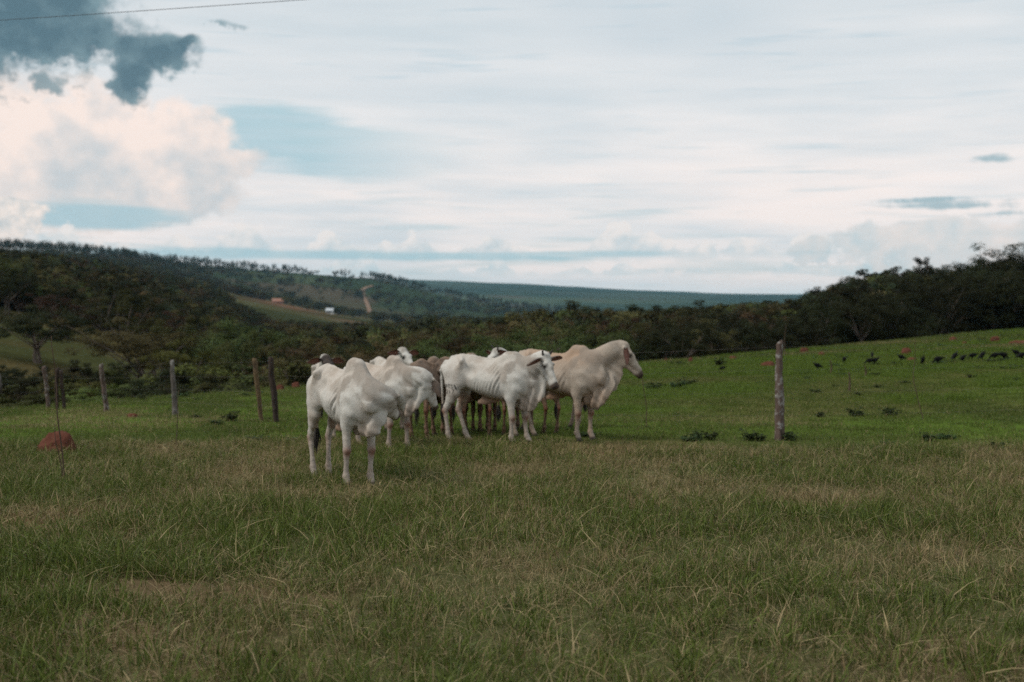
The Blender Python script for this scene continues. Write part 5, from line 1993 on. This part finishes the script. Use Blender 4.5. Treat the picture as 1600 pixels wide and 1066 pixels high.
def grass():
    rg = np.random.default_rng(77)
    A = [tuft(100 + i, 34, 0.14, 0.05, 0.14, 0.0068, 1.25, 0.22) for i in range(7)]
    A += [tuft(120 + i, 26, 0.10, 0.10, 0.20, 0.0076, 1.05, 0.10) for i in range(4)]      # taller green
    A += [tuft(130 + i, 16, 0.13, 0.08, 0.20, 0.0050, 1.5, 0.95) for i in range(4)]      # dry, wispy
    A += [tuft(140 + i, 26, 0.16, 0.04, 0.09, 0.0055, 2.0, 0.95) for i in range(3)]       # flattened litter
    n = 33000
    y = np.sqrt(rg.uniform(3.2 ** 2, 20.6 ** 2, n))
    x = rg.uniform(-1, 1, n) * (0.47 * y + 1.5)
    edge = 19.3 + 1.4 * (fbm(x / 2.5 + 4, y * 0 + 2.0, 3, 3) - 0.5) * 2 + np.interp(x, [-8, -3, 0, 4, 9], [1.0, 0.6, 0.2, 0.0, -0.6])
    keep = y < edge
    d1 = fbm(x / 1.3, y / 1.3, 8, 3)
    keep &= rg.random(n) < np.where(d1 < 0.36, 0.55, 1.0)
    bare = sum(np.exp(-(((x - bx) / bs) ** 2 + ((y - by) / (bs * 1.2)) ** 2)) for bx, by, bs in BARE)
    keep &= rg.random(n) > 0.45 * bare
    x, y, d1, edge, bare = x[keep], y[keep], d1[keep], edge[keep], bare[keep]
    n = len(x)
    g = fbm(x / 1.5 + 20, y / 2.0, 41, 4)
    fringe = sst(4.5, 0.5, edge - y)
    dryness = np.clip(0.22 + (0.5 - g) * 1.5 + 0.22 * fringe + 0.35 * bare + rg.normal(size=n) * 0.10, 0, 0.82)
    u = rg.random(n)
    idx = np.where(u < 0.50, rg.integers(0, 7, n), np.where(u < 0.68 + (g - 0.5), rg.integers(7, 11, n), np.where(u < 0.90, rg.integers(11, 15, n), rg.integers(15, 18, n))))
    s = rg.uniform(0.75, 1.2, n) * (0.8 + 0.5 * g)
    P = np.stack((x, y, ground(x, y)), 1)
    rot = np.stack((rg.normal(size=n) * .28, rg.normal(size=n) * .28, rg.uniform(0, 6.28, n)), 1)
    scatter('tall_grass', P, rot, np.stack((s, s, s * rg.uniform(.85, 1.2, n)), 1), idx, A, 'ankle high green and straw coloured grass in the foreground', dryness)
    # long single stems leaning about in the near grass
    St = [tuft(160 + i, 4, 0.10, 0.18, 0.32, 0.0042, 1.3, 0.6, seg=5) for i in range(5)]
    n = 1100
    y = np.sqrt(rg.uniform(4 ** 2, 19 ** 2, n))
    x = rg.uniform(-1, 1, n) * (0.47 * y + 1.0)
    P = np.stack((x, y, ground(x, y)), 1)
    rot = np.stack((rg.normal(size=n) * .2, rg.normal(size=n) * .2, rg.uniform(0, 6.28, n)), 1)
    s = rg.uniform(0.6, 1.1, n)
    scatter('grass_stem', P, rot, np.stack((s, s, s), 1), rg.integers(0, 5, n), St, 'long loose grass stems leaning over the foreground grass', rg.uniform(.2, .7, n))
    # grazed green pasture beyond
    B = [tuft(200 + i, 70, 0.30, 0.030, 0.085, 0.0075, 0.8, 0.10) for i in range(6)] + [tuft(220 + i, 60, 0.22, 0.07, 0.16, 0.0085, 0.8, 0.12) for i in range(3)]
    n = 21000
    y = np.sqrt(rg.uniform(18.0 ** 2, 50 ** 2, n))
    x = rg.uniform(-1, 1, n) * (0.44 * y + 2)
    e = edge_r(x, y)
    keep = np.hypot(x, y) < e + 5
    x, y = x[keep], y[keep]
    n = len(x)
    g = fbm(x / 4., y / 4., 61, 3)
    t = np.clip(-0.05 + (0.5 - g) * 2.4 + rg.normal(size=n) * .12, -.25, .65)
    s = rg.uniform(0.8, 1.3, n)
    tall = (g > 0.60) & (rg.random(n) < 0.5)
    idx = np.where(tall, rg.integers(6, 9, n), rg.integers(0, 6, n))
    P = np.stack((x, y, ground(x, y)), 1)
    rot = np.stack((np.zeros(n), np.zeros(n), rg.uniform(0, 6.28, n)), 1)
    scatter('pasture_grass', P, rot, np.stack((s, s, s), 1), idx, B, 'short bright green grazed grass around and behind the cattle', t)
    Cc = [tuft(260 + i, 110, 0.75, 0.04, 0.11, 0.022, 0.7, 0.10, seg=2) for i in range(6)]
    n = 17000
    y = np.sqrt(rg.uniform(44.0 ** 2, 128 ** 2, n))
    x = rg.uniform(-0.25, 1, n) * (0.42 * y + 4)
    e = edge_r(x, y)
    keep = np.hypot(x, y) < e + 6
    x, y = x[keep], y[keep]
    n = len(x)
    g = fbm(x / 7., y / 7., 63, 3)
    t = np.clip(-0.05 + (0.5 - g) * 2.2 + rg.normal(size=n) * .12, -.25, .65)
    s = rg.uniform(0.8, 1.4, n)
    P = np.stack((x, y, ground(x, y)), 1)
    rot = np.stack((np.zeros(n), np.zeros(n), rg.uniform(0, 6.28, n)), 1)
    scatter('distant_grass', P, rot, np.stack((s, s, s), 1), rg.integers(0, 6, n), Cc, 'short grass of the far pasture towards the wood', t)


grass()


# ------------------------------------------------------------------ broadleaf weeds in the pasture
WEED = [leaf_mat('weed_leaf', (0.026, 0.042, 0.016), (0.042, 0.062, 0.022), (0.060, 0.080, 0.030))]


def weed_proto(seed, h, w):
    rng = np.random.default_rng(seed)
    st = Mesher()
    L = []
    for k in range(9):
        a = rng.uniform(0, 6.283)
        e = np.array((math.cos(a) * w * rng.uniform(.4, 1), math.sin(a) * w * rng.uniform(.4, 1), h * rng.uniform(.55, 1)))
        pts = bez([(0, 0, -.02), e * np.array((.4, .4, .7)), e], 4)
        st.tube(pts, [.006, .005, .004, .003, .002], 4)
        for q in range(16):
            t = rng.uniform(.25, 1)
            L.append(e * t * np.array((1, 1, 1 - .25 * (1 - t))) + rng.normal(size=3) * .035)
    return st.data('stem', simple_mat('weed_stem', (0.05, 0.05, 0.03))), leaf_mesh('foliage', np.array(L), rng.uniform(.022, .05, len(L)), WEED[0], rng, up=.8, aspect=.7)


WP = [weed_proto(300 + i, 0.22, 0.22) for i in range(3)]
wrg = np.random.default_rng(404)
wn = 1700
wy_ = np.sqrt(wrg.uniform(19.5 ** 2, 105 ** 2, wn))
wx_ = wrg.uniform(-1, 1, wn) * (0.42 * wy_ + 1)
wk = (np.hypot(wx_, wy_) < edge_r(wx_, wy_) + 2) & (fbm(wx_ / 5., wy_ / 9., 66, 3) > 0.47)
wx_, wy_ = wx_[wk], wy_[wk]
wn = len(wx_)
ws = wrg.uniform(0.2, 0.62, wn) * np.interp(wy_, [20, 100], [1, 1.7])
scatter('low_weeds', np.stack((wx_, wy_, ground(wx_, wy_)), 1), np.stack((np.zeros(wn), np.zeros(wn), wrg.uniform(0, 6.28, wn)), 1),
        np.stack((ws * 1.5, ws * 1.5, ws * .6), 1), wrg.integers(0, 3, wn), [w[1] for w in WP], 'low dark weeds dotted over the grazed pasture')
for i, (px, py, s, lab) in enumerate((
        (1090, 688, 1.1, 'dark leafy weed clump left of the lone post, leftmost of three near the taller grass'), (1110, 689, 1.0, 'dark leafy weed clump second from left near the taller grass edge'),
        (1176, 689, 1.15, 'dark leafy weed clump closest on the left of the lone post'), (1188, 690, .9, 'small weed clump almost touching the lone post on its left'),
        (1236, 689, 1.1, 'dark weed clump at the right foot of the lone post'), (357, 658, 1.2, 'broad dark weed clump in the pasture left of the yellowish post'),
        (1338, 651, 1.3, 'dark weed clump in the field right of the lone post'), (1388, 650, 1.2, 'weed clump below the thin wire stay'), (1388, 698, .7, 'tiny dark weed at the edge of the taller grass right of the post'),
        (1060, 607, 1.9, 'tall weed in the pasture right of the tan cow, nearer one'), (1024, 610, 1.7, 'weed clump in the pasture just right of the tan cow\'s chest'), (1075, 603, 1.6, 'weed clump behind the nearer tall weed right of the herd'),
        (1124, 572, 2.4, 'tall weed beside the lone dark bird'), (1560, 706, 1.0, 'dark weed clump near the right edge at the grass border'),
        (250, 620, 1.3, 'small dark weed left of the tall pale grey post'), (222, 625, 1.2, 'low weed between the grey posts at left'),
        (1281, 652, .8, 'low weed between the lone post and the wire stay'), (1454, 690, 1.0, 'low dark weed at right near the grass border'))):
    p = at_row(px, py)
    root = bpy.data.objects.new('weed', None)
    COL.objects.link(root)
    root.location = p
    root.rotation_euler = (0, 0, i * 1.3)
    root.scale = (s * .72, s * .72, s * .55)
    tag(root, lab, 'weed', 'dark weeds in the pasture')
    for nm, me in zip(('stem', 'foliage'), WP[i % 3]):
        o = bpy.data.objects.new(nm, me)
        COL.objects.link(o)
        o.parent = root


# ------------------------------------------------------------------ haze: the air between here and the plateau
def haze():
    g = np.empty(len(bpy.data.objects['ground'].data.vertices) * 3)
    bpy.data.objects['ground'].data.vertices.foreach_get('co', g)
    zmin, zmax = g[2::3].min(), g[2::3].max()
    v, f = box(-9400, 9400, -9400, 9400, float(zmin) - 1.0, float(zmax) + 25.0)
    m = bpy.data.materials.new('haze')
    m.use_nodes = True
    t = m.node_tree
    t.nodes.clear()
    out = t.nodes.new('ShaderNodeOutputMaterial')
    pv = t.nodes.new('ShaderNodeVolumePrincipled')
    pv.inputs['Color'].default_value = (0.30, 0.62, 0.80, 1)
    pv.inputs['Density'].default_value = 5.2e-5
    pv.inputs['Anisotropy'].default_value = 0.0
    t.links.new(pv.outputs[0], out.inputs['Volume'])
    o = mesh_obj('haze', v, f, m, None, False)
    tag(o, 'pale blue haze in the air over the valley', kind='stuff')


haze()


# ------------------------------------------------------------------ trees that would otherwise read alike are told apart by their order from the left
by_label = {}
for o in SC.objects:
    if o.parent is None and 'label' in o.keys() and o.get('category') == 'tree':
        by_label.setdefault(o['label'], []).append(o)
for lab, lst in by_label.items():
    n = len(lst)
    if n < 2:
        continue
    lst.sort(key=lambda o: o.location.x / o.location.y)
    names = {2: ['left one', 'right one'], 3: ['leftmost', 'middle one', 'rightmost'], 4: ['leftmost', 'second left', 'third left', 'rightmost'],
             5: ['leftmost', 'second left', 'middle one', 'fourth left', 'rightmost']}.get(n)
    if names:
        for o, w in zip(lst, names):
            o['label'] = lab + ', ' + w
